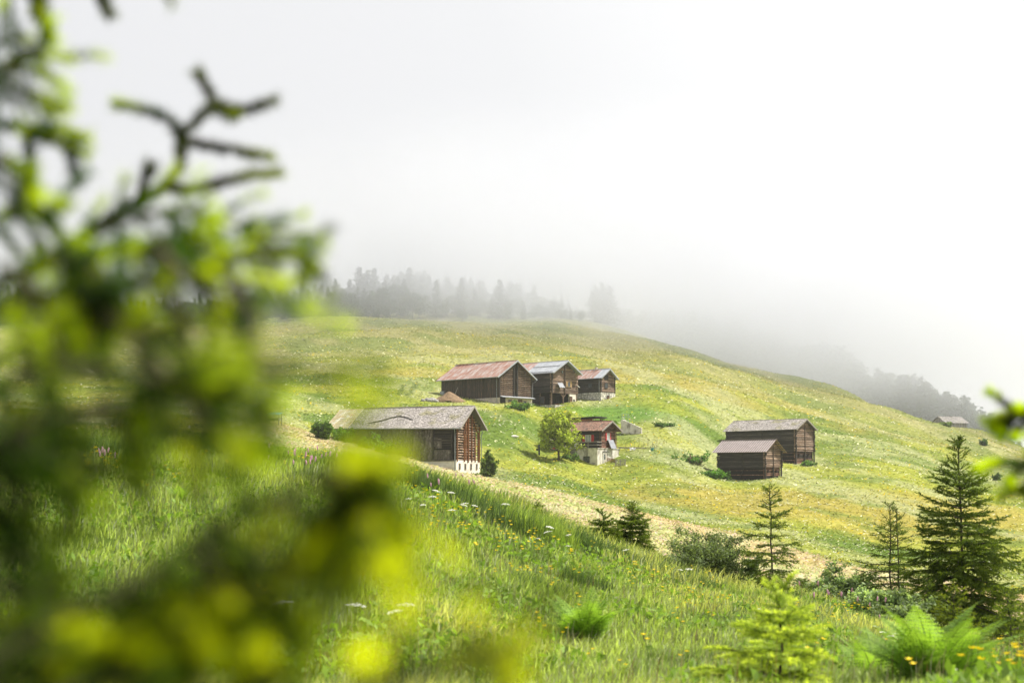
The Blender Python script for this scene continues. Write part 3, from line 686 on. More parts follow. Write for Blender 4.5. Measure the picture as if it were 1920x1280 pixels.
mb = MB(); mb.box(-3.0, -2.6, Wd/2 - .25, Wd/2 + .15, zr - .5, zr + .4, 1); mb.box(-3.04, -2.56, Wd/2 - .29, Wd/2 + .19, zr + .4, zr + .48, .7); mb.build('chimney', M['plaster'], Dn)

# --- H: chalet with red shutters
r = random.Random(6); zb = 4.92; ze, zr = 7.88 - zb, 9.05 - zb; L, Wd = 9.6, 4.51
Hn = start('chalet', 'small dark chalet with red shutters and clay tile roof above a concrete basement', 'chalet', 13.55, 218, 36.8, zb, G_B)
rf = Roof(L, Wd, ze, zr, .75, .75)
mb = MB(); core(mb, L, Wd, -.3, ze, zr, .15); mb.build('interior', M['dark'], Hn)
mb = MB(); log_wall_x(mb, -5.2, 0, 0, -.1, ze, .2, r, 0, out=.1, thick=.14); mb.box(-.14, .04, -.08, .1, -.1, ze, .7); mb.build('log_wall', M['wood_dark'], Hn)
mb = MB(); log_wall_y(mb, 0, 0, Wd, -.1, ze, .2, r, 0, out=.1, thick=.14, gable=zr - .1); mb.build('gable_wall', M['wood_red'], Hn)
mb = MB(); mb.box(-L, -5.2, .02, .2, -1, ze, 1); mb.box(-L, -L + .2, .2, Wd, -1, ze, 1); mb.build('white_wall', M['plaster_white'], Hn)
window(Hn, 'x', (.02, 2.1, 1.75), .68, 1.0, .07, 'white', 'curtain', 1, 'red'); window(Hn, 'y', (-2.25, -.02, 1.45), .95, 1.0, .07, 'white', 'curtain', 1, 'red')
window(Hn, 'y', (-7.2, .0, 1.3), .9, .9, .07, 'white', 'curtain', 1, 'red')
door(Hn, 'y', (-4.6, -.0, -.05), .85, 1.95, 'white')
mb = MB(); n = 16                                 # tile courses, each a row of curved tiles
for sd_ in (-1, 1):
    rf.slab(mb, sd_, rf.x0, rf.x1, 0, 1, -.02, .03, .6)
    for i in range(n):
        x = rf.x0
        while x < rf.x1 - .02:
            P = rf.p; t0, t1 = i / n, (i + 1.12) / n; w = .24; tt = rv(r, .65, 1.5); b_ = min(x + w, rf.x1); m_ = (x + b_) / 2
            mb.add([P(sd_, x, t0, .04), P(sd_, m_, t0, .075), P(sd_, b_, t0, .04), P(sd_, x, t1, .07), P(sd_, m_, t1, .115), P(sd_, b_, t1, .07), P(sd_, x, t1, .03), P(sd_, b_, t1, .03)],
                   [(0,1,4,3),(1,2,5,4),(3,4,5,7,6)], tt); x += w
mb.box(rf.x0, rf.x1, Wd/2 - .12, Wd/2 + .12, zr + .02, zr + .14, .9)
mb.build('roof', M['tile'], Hn); bargeboard(rf, Hn, 'wood_grey')
mb = MB(); mb.box(-3.5, .22, -1.25, Wd + .3, -4.2, -.12, 1); mb.build('basement', M['concrete'], Hn)
mb = MB(); mb.box(-3.5, .30, -1.32, Wd + .35, -.12, -.02, .9); mb.build('floor_slab', M['concrete'], Hn)
door(Hn, 'x', (.225, 1.0, -2.75), 1.25, 2.0, 'beige', 'white', (-.52, -.1, 1.0, 1.8))
mb = MB(); mb.box(.22, .36, .2, 1.85, -.62, -.52, .4); mb.build('lintel', M['wood_dark'], Hn)
window(Hn, 'y', (-1.75, -1.255, -1.75), 1.0, .85, .06, 'wood_dark', 'glass', 1)
mb = MB(); mb.box(-L - .6, -3.4, -1.2, 0, -.25, -.08, .8); mb.build('balcony_floor', M['wood_grey'], Hn)
rl = MB(); x = -L - .5
while x < .2: rl.bar((x, -1.2, -.1), (x, -1.2, .95), .1, .1, 1); x += 1.72
rl.bar((-L - .5, -1.2, .92), (.15, -1.2, .92), .09, .1, 1.1); rl.bar((-L - .5, -1.2, .45), (.15, -1.2, .45), .07, .1, 1); rl.bar((.15, -1.2, .9), (.15, 0, .9), .08, .1, 1.1); rl.bar((.15, -1.2, .45), (.15, 0, .45), .07, .09, 1)
rl.build('railing', M['wood_grey'], Hn)
mb = MB()
for x, c_ in ((-5.6, 1), (-7.9, .9)): mb.box(x - .3, x + .3, -1.1, -.85, -.08, .12, c_)
mb.build_each('flower_box', M['red'], Hn)
tw = tag(empty('terrace_wall', Hn.location, Hn.rotation_euler.z), 'dry stone retaining wall under the chalet balcony, left of the concrete basement', 'stone wall')
mb = MB(); mb.box(-L - .2, -3.5, -1.1, -.5, -3.2, -.26, .45); stones(mb, -L - .2, -3.52, -1.1, -.9, -3.0, -.26, r, .26, 'x'); mb.build('wall', M['stone'], tw)
sp = tag(empty('solar_panel', to_world(Hn, (.75, 2.6, -.1)), -R(36.8)), 'grey solar panel leaning below the red-shuttered gable window', 'solar panel'); panel(sp, 1.5, 1.5, R(25), 1, 1)

# --- E: barn on the right, S: small barn before it
def log_barn(x, Y, th, zb, ze, zr, L, Wd, label, roofkind, seed, og, oe, foot, post=True, de=0, dr=0):
    r = random.Random(seed); ze -= zb; zr -= zb; o = start('log_barn', label, 'barn', x, Y, th, zb, G_B)
    rf = Roof(L, Wd, ze, zr, og, oe, dr, de); half = ze * foot
    mb = MB(); core(mb, L, Wd, -.6, ze, zr, .22); mb.build('interior', M['dark'], o)
    mb = MB(); log_wall_x(mb, -L, 0, 0, half, ze - .02, .34, r, gap=.04); log_wall_x(mb, -L, 0, Wd - .2, half, ze - .02, .3, r); log_wall_y(mb, -L + .2, 0, Wd, half, ze, .3, r, gable=zr - .1)
    for xx in (-L * .47,): mb.box(xx - .1, xx + .1, -.08, .1, half, ze - .1, .7)
    mb.build('log_wall', M['wood_dark'], o)
    mb = MB(); log_wall_y(mb, 0, 0, Wd, half, ze - .02, .32, r, gable=zr - .1)
    mb.box(.03, .1, Wd/2 - .06, Wd/2 + .06, half, zr - .9, .35); mb.build('gable_wall', M['wood_brown'], o)
    mb = MB(); log_wall_x(mb, -L + .6, -.25, .22, .0, half, .24, r, out=.05); log_wall_y(mb, -.2, .3, Wd - .3, .0, half, .23, r, out=.12); mb.build('stable_wall', M['wood_red'], o)
    mb = MB()
    for y in (.12, Wd/2, Wd - .12): mb.box(-.12, .08, y - .09, y + .09, -.1, half + .02, .8)
    mb.box(-L, .1, -.05, .2, half - .14, half + .06, .7); mb.box(-L + .3, -L + .5, .05, .25, -.2, half, .8)
    for k in range(2):
        xx = -L * (.55 + .3 * k); mb.bar((xx, .02, .1), (xx + .9, .02, half), .12, .1, .6)
    mb.build_each('frame_post', M['wood_dark'], o)
    mb = MB(); stones(mb, -L, 0, .1, .4, -.8, 0, r, .3, 'x'); stones(mb, -.3, 0, .1, Wd, -.8, .02, r, .3, 'y'); mb.box(-L, 0, .15, Wd, -1.5, -.02, .6); mb.build('stone_base', M['stone_white'], o)
    mb = MB(); mb.box(-.18, .0, Wd * .68, Wd * .68 + .28, half * .62, half * .8, 1); mb.box(-.18, .0, Wd * .2, Wd * .2 + .22, half * .62, half * .8, 1); mb.build_each('vent_hole', M['dark'], o)
    if roofkind == 'shingle': shingle_roof(rf, r, o); bargeboard(rf, o, 'wood_grey')
    else:
        mb = MB(); P = rf.p; s_ = .05; xs = np.arange(rf.x0, rf.x1 + s_, s_)
        for sd_ in (-1, 1):
            for a, b in zip(xs[:-1], xs[1:]):
                ha, hb = .06 + .03 * (math.sin(a * 2 * pi / .4) > .1), .06 + .03 * (math.sin(b * 2 * pi / .4) > .1); tt = 1.2 if ha > .07 else .6  # groove shade and crest light of the corrugation put into the tint
                mb.add([P(sd_, a, 0, ha), P(sd_, b, 0, hb), P(sd_, b, 1, hb), P(sd_, a, 1, ha), P(sd_, a, 0, ha - .02), P(sd_, b, 0, hb - .02), P(sd_, b, 1, hb - .02), P(sd_, a, 1, ha - .02)],
                       [(3,2,1,0),(4,5,6,7),(3,7,6,2)] if sd_ < 0 else [(0,1,2,3),(7,6,5,4),(2,6,7,3)], tt)
        mb.build('roof', M['corr'], o)
        mb = MB(); mb.box(rf.x0 - .02, rf.x1 + .02, Wd/2 - .16, Wd/2 + .16, zr + .045, zr + .12, .9); mb.build('ridge_cap', M['corr'], o)
        mb = MB()
        for sd_ in (-1, 1):
            for k in range(6): rf.slab(mb, sd_, rf.x0 + .1, rf.x1 - .03, .04 + .18 * k, .07 + .18 * k, -.04, .035, 1)
        mb.build_each('batten', M['wood_fresh'], o)
    return o, rf
Eb, _ = log_barn(47.71, 240, 40, 2.8, 8.72, 10.37, 13.4, 6.6, 'larger black log barn with pale shingle roof, standing behind the small corrugated-roof one', 'shingle', 11, .5, .45, .34, de=-.1)
Sb, _ = log_barn(37.55, 212, 40, .02, 4.5, 6.05, 8.1, 5.0, 'small dark log barn with grey corrugated sheet roof, in front of the larger shingled one', 'corr', 12, .65, .6, .42)
gt = to_world(Sb, (.15, 4.8, .1)); o = tag(empty('boulder', gt), 'round grey stone at the right foot of the small corrugated-roof barn', 'stone')
def rock(parent, name, s_, seed, m='stone'):
    rr = np.random.RandomState(seed); mb = MB(); n = 8; vs = []
    for i in range(6):
        ph = pi * (i + .5) / 6
        for k in range(n):
            g = 2 * pi * k / n; q = s_ * (1 + .25 * (rr.rand() - .5)); vs.append((q*sin(ph)*cos(g), q*sin(ph)*sin(g), .75*q*cos(ph)))
    fs = [(i*n+k, (i+1)*n+k, (i+1)*n+(k+1) % n, i*n+(k+1) % n) for i in range(5) for k in range(n)] + [tuple(range(n)), tuple(5*n+k for k in range(n))[::-1]]
    mb.add(vs, fs, 1); return mb.build(name, M[m], parent, smooth=True)
rock(o, 'stone', .3, 3)

# --- F: far shed beyond the crest (its other gable shows)
x, y, z = pix(1812, 806, 452); z = 452 * (900 - 807) / F * 1.0 / 1.0
zF = gz1(140, 455)
x, y, z = pix(1813, 800, 452)
Fs = tag(empty('shed', (x, y, z - 2.0), R(22)), 'distant grey weathered shed with brown roof on the crest at the right edge', 'shed', G_B)
L, Wd, ze, zr = 8.2, 6.5, 3.4, 5.3
rf = Roof(L, Wd, ze, zr, .5, .5)
mb = MB(); r = random.Random(9); core(mb, L, Wd, -1, ze, zr, .1); plank_wall_x(mb, -L, 0, 0, -1.5, ze, .25, r); plank_wall_y(mb, 0, 0, Wd, -1.5, ze, .25, r, gable=zr - .1); plank_wall_y(mb, -L + .05, 0, Wd, -1.5, ze, .25, r, gable=zr - .1)
mb.build('wall', M['wood_grey'], Fs); shingle_roof(rf, r, Fs, row=.3, w=.3)
wl = tag(empty('stone_wall', (x + 1.2, y + 1, z - 2.3), R(-6)), 'low pale dry stone wall running right from the distant shed', 'stone wall')
mb = MB(); mb.box(0, 4.6, .1, .6, -1.5, .3, .5); stones(mb, 0, 4.6, .1, .6, -1, .4, r, .3, 'x'); mb.build('stones', M['stone_white'], wl)

# --- small things around the houses
def at(px, py, ymin=6, ymax=900): return hit(px, py, ymin, ymax)
def above(px, py, Y): return pix(px, py, Y)
# terrace of C
t1 = tag(empty('terrace_wall', to_world(Cn, (1.3, 0, -.1)), -R(42.3)), 'pale dry stone terrace wall with rounded end before the middle log house', 'stone wall')
r = random.Random(21); mb = MB()
mb.box(-3.2, .4, -1.0, 7.9, -1.7, -.02, .5); stones(mb, -3.2, .45, -1.0, -.7, -1.6, .08, r, .28, 'x'); stones(mb, .1, .45, -1.0, 8.1, -1.6, .08, r, .28, 'y'); mb.build('wall', M['stone_white'], t1)
mb = MB(); mb.box(-3.1, .3, -.9, 7.8, -.02, .03, 1); mb.build('paving', M['stone'], t1)
# carport hut with car
p = at(1098, 792, 222, 240); hz = p[2]
hut = tag(empty('carport', (pix(1112, 800, 232)[0], 232, 6.9), -R(30)), 'flat dark-roofed wooden shelter behind the chalet', 'shelter')
mb = MB(); mb.hexa([(-5.2,-.9,3.0),(.9,-.9,3.25),(.9,3.4,3.25),(-5.2,3.4,3.0),(-5.2,-.9,3.18),(.9,-.9,3.43),(.9,3.4,3.43),(-5.2,3.4,3.18)], .8); mb.build('roof', M['rubber'], hut)
mb = MB(); r = random.Random(31); plank_wall_x(mb, -4.4, -.1, 3.0, -1.5, 3.0, .22, r); plank_wall_y(mb, -4.3, 0, 3.0, -1.5, 3.0, .22, r); mb.build('wall', M['plank_dark'], hut)
mb = MB()
for x_, y_ in ((-4.3, -.4), (-2.2, -.4), (0, -.4), (0, 2.9)): mb.box(x_ - .1, x_ + .1, y_ - .1, y_ + .1, -1.8, 3.05, 1)
mb.box(-4.4, .1, -.5, -.36, 2.75, 3.0, 1); mb.build_each('post', M['wood_pole'], hut)
fz = tag(empty('crate', to_world(hut, (-1.3, -.2, 0)), -R(30)), 'white box standing inside the flat-roofed shelter', 'box')
mb = MB(); mb.box(-.5, .5, 0, .6, -.2, 1.35, 1); mb.build('box_body', M['white'], fz, .03); mb = MB(); mb.box(-.53, .53, -.03, .63, 1.352, 1.42, .9); mb.build('lid', M['plaster'], fz)
# car
car = tag(empty('parked_car', (pix(1073, 800, 229)[0], 229.5, 7.25), -R(52)), 'silver blue car parked behind the tiled roof beside the round tree', 'car')
prof = [(-2.0,.35),(-2.05,.75),(-1.9,1.0),(-1.2,1.08),(-.55,1.55),(.9,1.58),(1.75,1.1),(1.95,1.0),(2.0,.4)]
mb = MB(); vs = []
for yy, ins in ((-.82, 0), (.82, 0)):
    for (a, b) in prof: vs.append((a, yy * (1 - .14 * max(0, (b - 1.0) / .58)), b))
n = len(prof); fs = [tuple(range(n)), tuple(range(n, 2*n))[::-1]] + [(i, n+i, n+(i+1) % n, (i+1) % n) for i in range(n)]
mb.add(vs, fs, 1); mb.build('body', M['carpaint'], car, .06)
mb = MB(); mb.hexa([(-1.14,-.66,1.13),(-.60,-.62,1.51),(-.60,.62,1.51),(-1.14,.66,1.13),(-1.18,-.66,1.15),(-.62,-.62,1.55),(-.62,.62,1.55),(-1.18,.66,1.15)], 1)
mb.build('windscreen', M['glass'], car); mb = MB(); mb.hexa([(.98,-.62,1.52),(1.66,-.66,1.13),(1.66,.66,1.13),(.98,.62,1.52),(1.0,-.62,1.56),(1.7,-.66,1.15),(1.7,.66,1.15),(1.0,.62,1.56)], 1); mb.build('rear_window', M['glass'], car)
for s_ in (-1, 1):
    mb = MB(); mb.hexa([(-1.0,.77*s_,1.1),(1.4,.77*s_,1.1),(1.4,.79*s_,1.1),(-1.0,.79*s_,1.1),(-.5,.70*s_,1.48),(.9,.70*s_,1.48),(.9,.73*s_,1.48),(-.5,.73*s_,1.48)], 1); mb.build('side_window', M['glass'], car)
    for xx in (-1.3, 1.25):
        mb = MB(); mb.tube([(xx, .72*s_, .33), (xx, .86*s_, .33)], .33, 14); w_ = mb.build('wheel', M['rubber'], car); mb = MB(); mb.tube([(xx, .80*s_, .33), (xx, .875*s_, .33)], .19, 10); mb.build('rim', M['metal'], w_)
    mb = MB(); mb.box(-2.08, -1.98, .55*s_-.15, .55*s_+.15, .65, .85, 1); mb.build('headlight', M['white'], car)
# retaining wing wall with rail
x, y, z = pix(1167, 799, 240)
ww = tag(empty('concrete_wall', (x, y, z), -R(25)), 'concrete wing wall sloping down the bank with a metal rail, right of the chalet roof', 'concrete wall')
mb = MB(); mb.hexa([(0,0,-1.2),(3.4,0,-1.4),(3.4,.3,-1.4),(0,.3,-1.2),(0,0,1.15),(3.4,0,-.35),(3.4,.3,-.35),(0,.3,1.15)], 1); mb.box(-.25, 0, -.0, 1.9, -1.2, 1.14, .95); mb.build('wall', M['concrete'], ww)
mb = MB()
for a, b in (((-.1,.1,1.1),(-.1,.1,2.1)),((1.0,.15,.7),(1.0,.15,2.0)),((-.1,1.2,1.1),(-.1,1.2,2.1)),((-.1,.1,2.05),(1.0,.15,2.0)),((-.1,.1,1.65),(1.0,.15,1.6)),((-.1,.1,2.05),(-.1,1.2,2.05)),((-.1,.1,1.65),(-.1,1.2,1.65)),((1.0,.15,2.0),(1.5,.15,1.0))): mb.tube([a, b], .035, 5, 1.2)
mb.build('railing', M['metal'], ww)
# pallets by basement
x, y, z = at(1163, 873, 200, 224)
pl = tag(empty('pallet', (x, y, z), -R(20)), 'grey wooden pallet leaning on its side right of the basement door', 'pallet')
mb = MB()
for k in range(3): mb.bar((-.7 + .7*k, 0, -.05), (-.75 + .7*k, .35, .95), .12, .1, 1)
mb.build_each('stringer', M['wood_grey'], pl); mb = MB()
for k in range(5): q = k / 4; mb.bar((-.85, -.06 + .33*q, .06 + .86*q), (.85, -.06 + .33*q, .06 + .86*q), .03, .12, 1.2)
mb.build_each('deck_board', M['wood_grey'], pl)
x, y, z = at(1149, 868, 200, 224)
pk = tag(empty('board_stack', (x, y, z), -R(20)), 'small heap of orange-brown boards between basement door and pallet', 'boards')
mb = MB(); r = random.Random(8)
for k in range(9): mb.bar((-.9, rv(r,-.2,.2), .1 + k*.08), (.5 + rv(r,-.2,.3), rv(r,-.3,.3), .05 + k*.05), .12, .05, rv(r,.7,1.3))
mb.build('boards', M['wood_pole'], pk)
# dung heap, stone heap by barn B
x, y, z = at(842, 752, 240, 275)
hp = tag(empty('dung_heap', (x, y, z), 0), 'rounded brown dung heap at the left corner of the rusty-roofed barn', 'dung heap')
g = np.linspace(-1, 1, 40); GX, GY = np.meshgrid(g, g); rr = np.sqrt(GX**2 + GY**2)
hh = 1.9 * np.clip(1 - rr, -.2, 1) ** 1 + .35 * (fbm(GX.ravel()*5 + 5, GY.ravel()*5, 3).reshape(40, 40) - .5); hh[rr > 1.02] = -.8
idx = np.arange(1600).reshape(40, 40); a = idx[:-1, :-1].ravel()
npmesh('heap', np.stack([GX.ravel()*3.0, GY.ravel()*2.0, hh.ravel() - .1], 1), np.stack([a, a+1, a+41, a+40], 1), M['hay'], np.ones((1600, 3)), hp, smooth=True)
mb = MB(); mb.bar((1.1, -.8, 1.2), (1.6, -.6, 2.4), .06); mb.build('plank', M['wood_grey'], hp)
for k in range(26):
    rr_ = random.Random(100 + k); x, y, z = at(806 + rr_.gauss(0, 9), 752 + rr_.gauss(0, 1.2), 240, 275)
    o = rock(None, 'field_stone', rr_.uniform(.25, .5), k); o.location = (x, y, z + .12); o.rotation_euler = (0, 0, rr_.random() * 6)
    tag(o, 'grey field stone in the loose heap beside the brown dung heap', 'stone', 'stones heaped beside the dung heap')
x, y, z = at(964, 821, 190, 240); o = rock(None, 'boulder', .45, 77, 'stone_white'); o.location = (x, y, z + .1); o.scale = (1.6, .8, .7); tag(o, 'flat whitish boulder lying in the grass left of the round tree', 'stone')
# vegetable bed with poles and white sheet
x, y, z = at(1190, 845, 205, 245)
gd = tag(empty('garden_bed', (x, y, z), -R(8)), 'vegetable bed edged with pale rails right of the chalet', 'garden bed')
mb = MB(); mb.bar((-2.5, 0, .35), (3.4, .0, .25), .12, .12, 1.3); mb.bar((-3.2, 1.6, .5), (.6, 1.4, .45), .1, .1, 1.2); mb.bar((3.3, 0, -.2), (3.3, 0, .4), .1, .1); mb.bar((-2.4, 0, -.2), (-2.4, 0, .45), .1, .1); mb.build_each('rail', M['wood_grey'], gd)
mb = MB()
for k in range(8): mb.tube([(-1.5 + .7*k, .9, -.2), (-1.5 + .7*k + .1, .9, 1.3 + .3*(k % 2))], .025, 5, .7)
mb.build_each('stake', M['wood_brown'], gd)
x, y, z = at(1186, 845, 205, 245)
sh = tag(empty('plastic_sheet', (x, y - .2, z), 0), 'crumpled white sheet draped on the garden bed rail', 'sheet')
g = np.linspace(-1, 1, 16); GX, GY = np.meshgrid(g, g); idx = np.arange(256).reshape(16, 16); a = idx[:-1, :-1].ravel(); nn = fbm(GX.ravel()*2+4, GY.ravel()*2, 3)
npmesh('sheet', np.stack([GX.ravel()*.45, -.1 + .12*GY.ravel() + .3*(nn-.5), .45 - .35*np.abs(GY.ravel()) + .3*(nn-.5)], 1), np.stack([a, a+1, a+17, a+16], 1), M['white'], np.ones((256, 3)), sh, smooth=True)
x, y, z = at(1223, 845, 205, 245); bk = tag(empty('bucket', (x, y, z), 0), 'small teal bucket at the right end of the garden bed', 'bucket')
M['teal'] = mat('teal_plastic', (.10, .32, .30), (.08, .27, .26)); mb = MB(); mb.tube([(0,0,0),(0,0,.45)], [.2, .26], 12); mb.build('body', M['teal'], bk); mb = MB(); mb.tube([(.26*cos(t_), 0, .45+.2*sin(t_)) for t_ in np.linspace(0, pi, 8)], .012, 4, cap=False); mb.build('handle', M['metal'], bk)
# gate post with letter box left of chalet
x, y, z = pix(1011, 846, 217)
po = tag(empty('post', (x, y, gz1(x, y)), 0), 'dark blue-grey post with black box at the left end of the chalet balcony', 'post')
M['slate'] = mat('slate_blue_paint', (.06, .08, .11), (.05, .06, .08))
mb = MB(); mb.box(-.14, .14, -.12, .12, -.3, 1.9, 1); mb.build('shaft', M['slate'], po, .01); mb = MB(); mb.box(-.46, -.15, -.15, .15, .7, 1.0, 1); mb.build('box', M['rubber'], po)
# trough roof behind branches
x, y, z = at(513, 795, 100, 300)
tr = tag(empty('feeding_rack', (x, y, z), -R(15)), 'small teal-roofed feeding rack on thin posts, half hidden behind the blurred spruce', 'feeding rack')
mb = MB(); mb.hexa([(-1,-.5,1.2),(1,-.5,1.2),(1,.6,1.5),(-1,.6,1.5),(-1,-.5,1.26),(1,-.5,1.26),(1,.6,1.56),(-1,.6,1.56)]); mb.build('roof', M['teal'], tr)
for xx in (-.9, .9):
    for yy in (-.4, .5): mb = MB(); mb.box(xx-.05, xx+.05, yy-.05, yy+.05, -.3, 1.25 + .25*(yy > 0), 1); mb.build('leg', M['wood_grey'], tr)
mb = MB(); mb.box(-.85, .85, -.35, .4, .5, .8, .8); mb.build('trough', M['wood_grey'], tr)

# ------------------------------------------------------------------ vegetation makers
def tris_needles(P0, P1, c0, spacing, nl, w, rs, fwd=.55, flat=0.0):
    """thin triangles standing off twig segments P0->P1 (n,3)"""
    P0 = np.asarray(P0, float); P1 = np.asarray(P1, float); c0 = np.asarray(c0, float)
    D = P1 - P0; Ln = np.linalg.norm(D, axis=1); cnt = np.maximum(1, (Ln / spacing + rs.rand(len(Ln))).astype(int))
    idx = np.repeat(np.arange(len(Ln)), cnt); n = len(idx)
    t = rs.rand(n)[:, None]; base = P0[idx] + D[idx] * t; d = D[idx] / (Ln[idx][:, None] + 1e-9)
    rnd = rs.normal(size=(n, 3)); rnd[:, 2] *= (1 - flat); rnd[:, 2] += .15
    pr = rnd - (rnd * d).sum(1)[:, None] * d; pr /= np.linalg.norm(pr, axis=1)[:, None] + 1e-9
    ln = nl * (.7 + .5 * rs.rand(n))[:, None]
    tip = base + (d * fwd + pr * .85) * ln
    side = np.cross(d, pr) * w * .5 + d * w * .35
    V = np.concatenate([base - side, base + side, tip], 1).reshape(-1, 3)
    Fc = np.arange(n * 3).reshape(n, 3)
    k = (.75 + .5 * rs.rand(n))[:, None]
    C = np.repeat(c0[idx] * k, 3, 0)
    return V, Fc, C

def leaf_quads(P, size, c, rs, droop=0, long=1.6):
    P = np.asarray(P, float); n = len(P)
    a = rs.normal(size=(n, 3)); a[:, 2] -= droop; a /= np.linalg.norm(a, axis=1)[:, None]
    b = np.cross(a, rs.normal(size=(n, 3))); b /= np.linalg.norm(b, axis=1)[:, None]
    s = (size * (.6 + .8 * rs.rand(n)))[:, None]
    V = np.stack([P, P + a * s * long * .5 + b * s * .5, P + a * s * long, P + a * s * long * .5 - b * s * .5], 1).reshape(-1, 3)
    C = np.repeat(np.asarray(c) * (.65 + .7 * rs.rand(n))[:, None], 4, 0)
    return V, np.arange(n * 4).reshape(n, 4), C

OLD = np.array([.066, .106, .028]); FRESH = np.array([.36, .44, .06])
def spruce(name, label, loc, H, Rd, seed, gap=.17, spacing=.009, nl=.022, w=.006, sparse=0.0, fresh=.35, leader=.35, group=None,
           old=OLD, new=FRESH, per=5, droop=.25, twig=.075, lean=0, bare=.0):
    rs = np.random.RandomState(seed); o = tag(empty(name, loc, rs.rand() * 6), label, 'spruce tree', group)
    tr = MB(); tw = MB(); S0, S1, SC_ = [], [], []
    z_ = np.linspace(0, H, 9); tr.tube([(lean * (q / H) ** 2 + .01 * rs.normal(), .01 * rs.normal(), q - (.25 if q == 0 else 0)) for q in z_], [max(.004, .024 * H / 3 * (1 - q / H) ** .8 + .004) for q in z_], 6)
    tr.build('trunk', M['bark'], o)
    def seg(p, q, c):
        S0.append(p); S1.append(q); SC_.append(c)
    seg(np.array([lean, 0, H * .0 + H - leader * .9]), np.array([lean, 0, H]), old * 1.3)
    z = H * .04 + rs.rand() * gap
    while z < H - .02:
        f = z / H; nb = per if z < H - leader else 2
        for k in range(nb):
            if rs.rand() < sparse * (.4 + f): continue
            az = 2 * pi * (k + rs.rand() * .9) / nb + f * 9; Lb = (Rd * (1 - f) ** .85 + .05) * (.45 + .75 * rs.rand())
            if z > H - leader: Lb = .06 + .1 * rs.rand() + (H - z) * .25
            el = .15 + .75 * f ** 2.2 - droop * (1 - f); ns = max(3, int(Lb / .10)); p = np.array([lean * f * f, 0, z]); pts = [p]
            for i in range(ns):
                e_ = el - .35 * math.sin(pi * i / ns) * (1 - f) + .38 * (i / ns) ** 2; a2 = az + rs.normal() * .08
                st = Lb / ns; q = p + np.array([cos(a2) * cos(e_), sin(a2) * cos(e_), sin(e_)]) * st
                c = old if i < ns - 1 else old * (1 - fresh) + new * fresh
                if i > ns * bare: seg(p, q, c)
                if i >= 1 or Lb < .3:
                    rem = Lb * (1 - i / ns); m = max(1, int(st / twig + rs.rand()))
                    for j in range(m):
                        for sgn in (-1, 1):
                            if rs.rand() < .12 + sparse * .5: continue
                            b = p + (q - p) * ((j + rs.rand() * .5) / m); tl = (.35 + .5 * rs.rand()) * min(rem, .6) * (1 - sparse) + .05
                            ta = a2 + sgn * (.75 + .3 * rs.rand()); te = e_ - .18 + rs.normal() * .15
                            d = np.array([cos(ta) * cos(te), sin(ta) * cos(te), sin(te)]); mid = b + d * tl * .6; en = mid + (d + np.array([0, 0, -.12])) * tl * .4
                            fr = fresh * (.4 + rs.rand()); seg(b, mid, old * (1 - fr * .35) + new * fr * .35); seg(mid, en, old * (1 - min(1, fr)) + new * min(1, fr))
                            if tl > .14:
                                for s2 in (-1, 1):
                                    t3 = ta + s2 * .8; d3 = np.array([cos(t3), sin(t3), te - .1]); seg(mid, mid + d3 * tl * .4, old * (1 - min(1, fr * .8)) + new * min(1, fr * .8))
                pts.append(q); p = q
            tw.tube(pts, [max(.0018, .009 * Lb / 1.0 * (1 - i / (len(pts))) + .002) for i in range(len(pts))], 4, cap=False)
        z += gap * (.75 + .5 * rs.rand()) * (1 if z < H - leader else .75)
    tw.build('branches', M['bark'], o)
    V, Fc, C = tris_needles(S0, S1, SC_, spacing * .6, nl * 1.15, w * 1.3, rs)
    c_ = npmesh('crown', V, Fc, M['needle'], C, o)
    return o

def blades(P, h, w, c, rs, lean=.35, wind=(.12, -.05)):
    """curved grass blades: 5 vertices each"""
    n = len(P); az = rs.rand(n) * 2 * pi; f = rs.rand(n) * 2 * pi
    d = np.stack([np.cos(az), np.sin(az), 0 * az], 1) * (lean * (.3 + rs.rand(n)) * h)[:, None] + np.array([wind[0], wind[1], 0]) * h[:, None]
    s = np.stack([np.cos(f), np.sin(f), 0 * f], 1) * (w / 2)[:, None]; up = np.array([0, 0, 1.])
    m = P + d * .38 + up * (h * .58)[:, None]; t = P + d + up * (h * (.95 - .2 * rs.rand(n)))[:, None]
    V = np.stack([P - s, P + s, m + s * .8, m - s * .8, t], 1).reshape(-1, 3)
    k = np.arange(n)[:, None] * 5
    F3 = np.concatenate([k + [0, 1, 2], k + [0, 2, 3], k + [3, 2, 4]], 0)
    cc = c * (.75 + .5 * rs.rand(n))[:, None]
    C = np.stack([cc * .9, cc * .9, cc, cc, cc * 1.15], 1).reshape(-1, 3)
    return V, F3, C

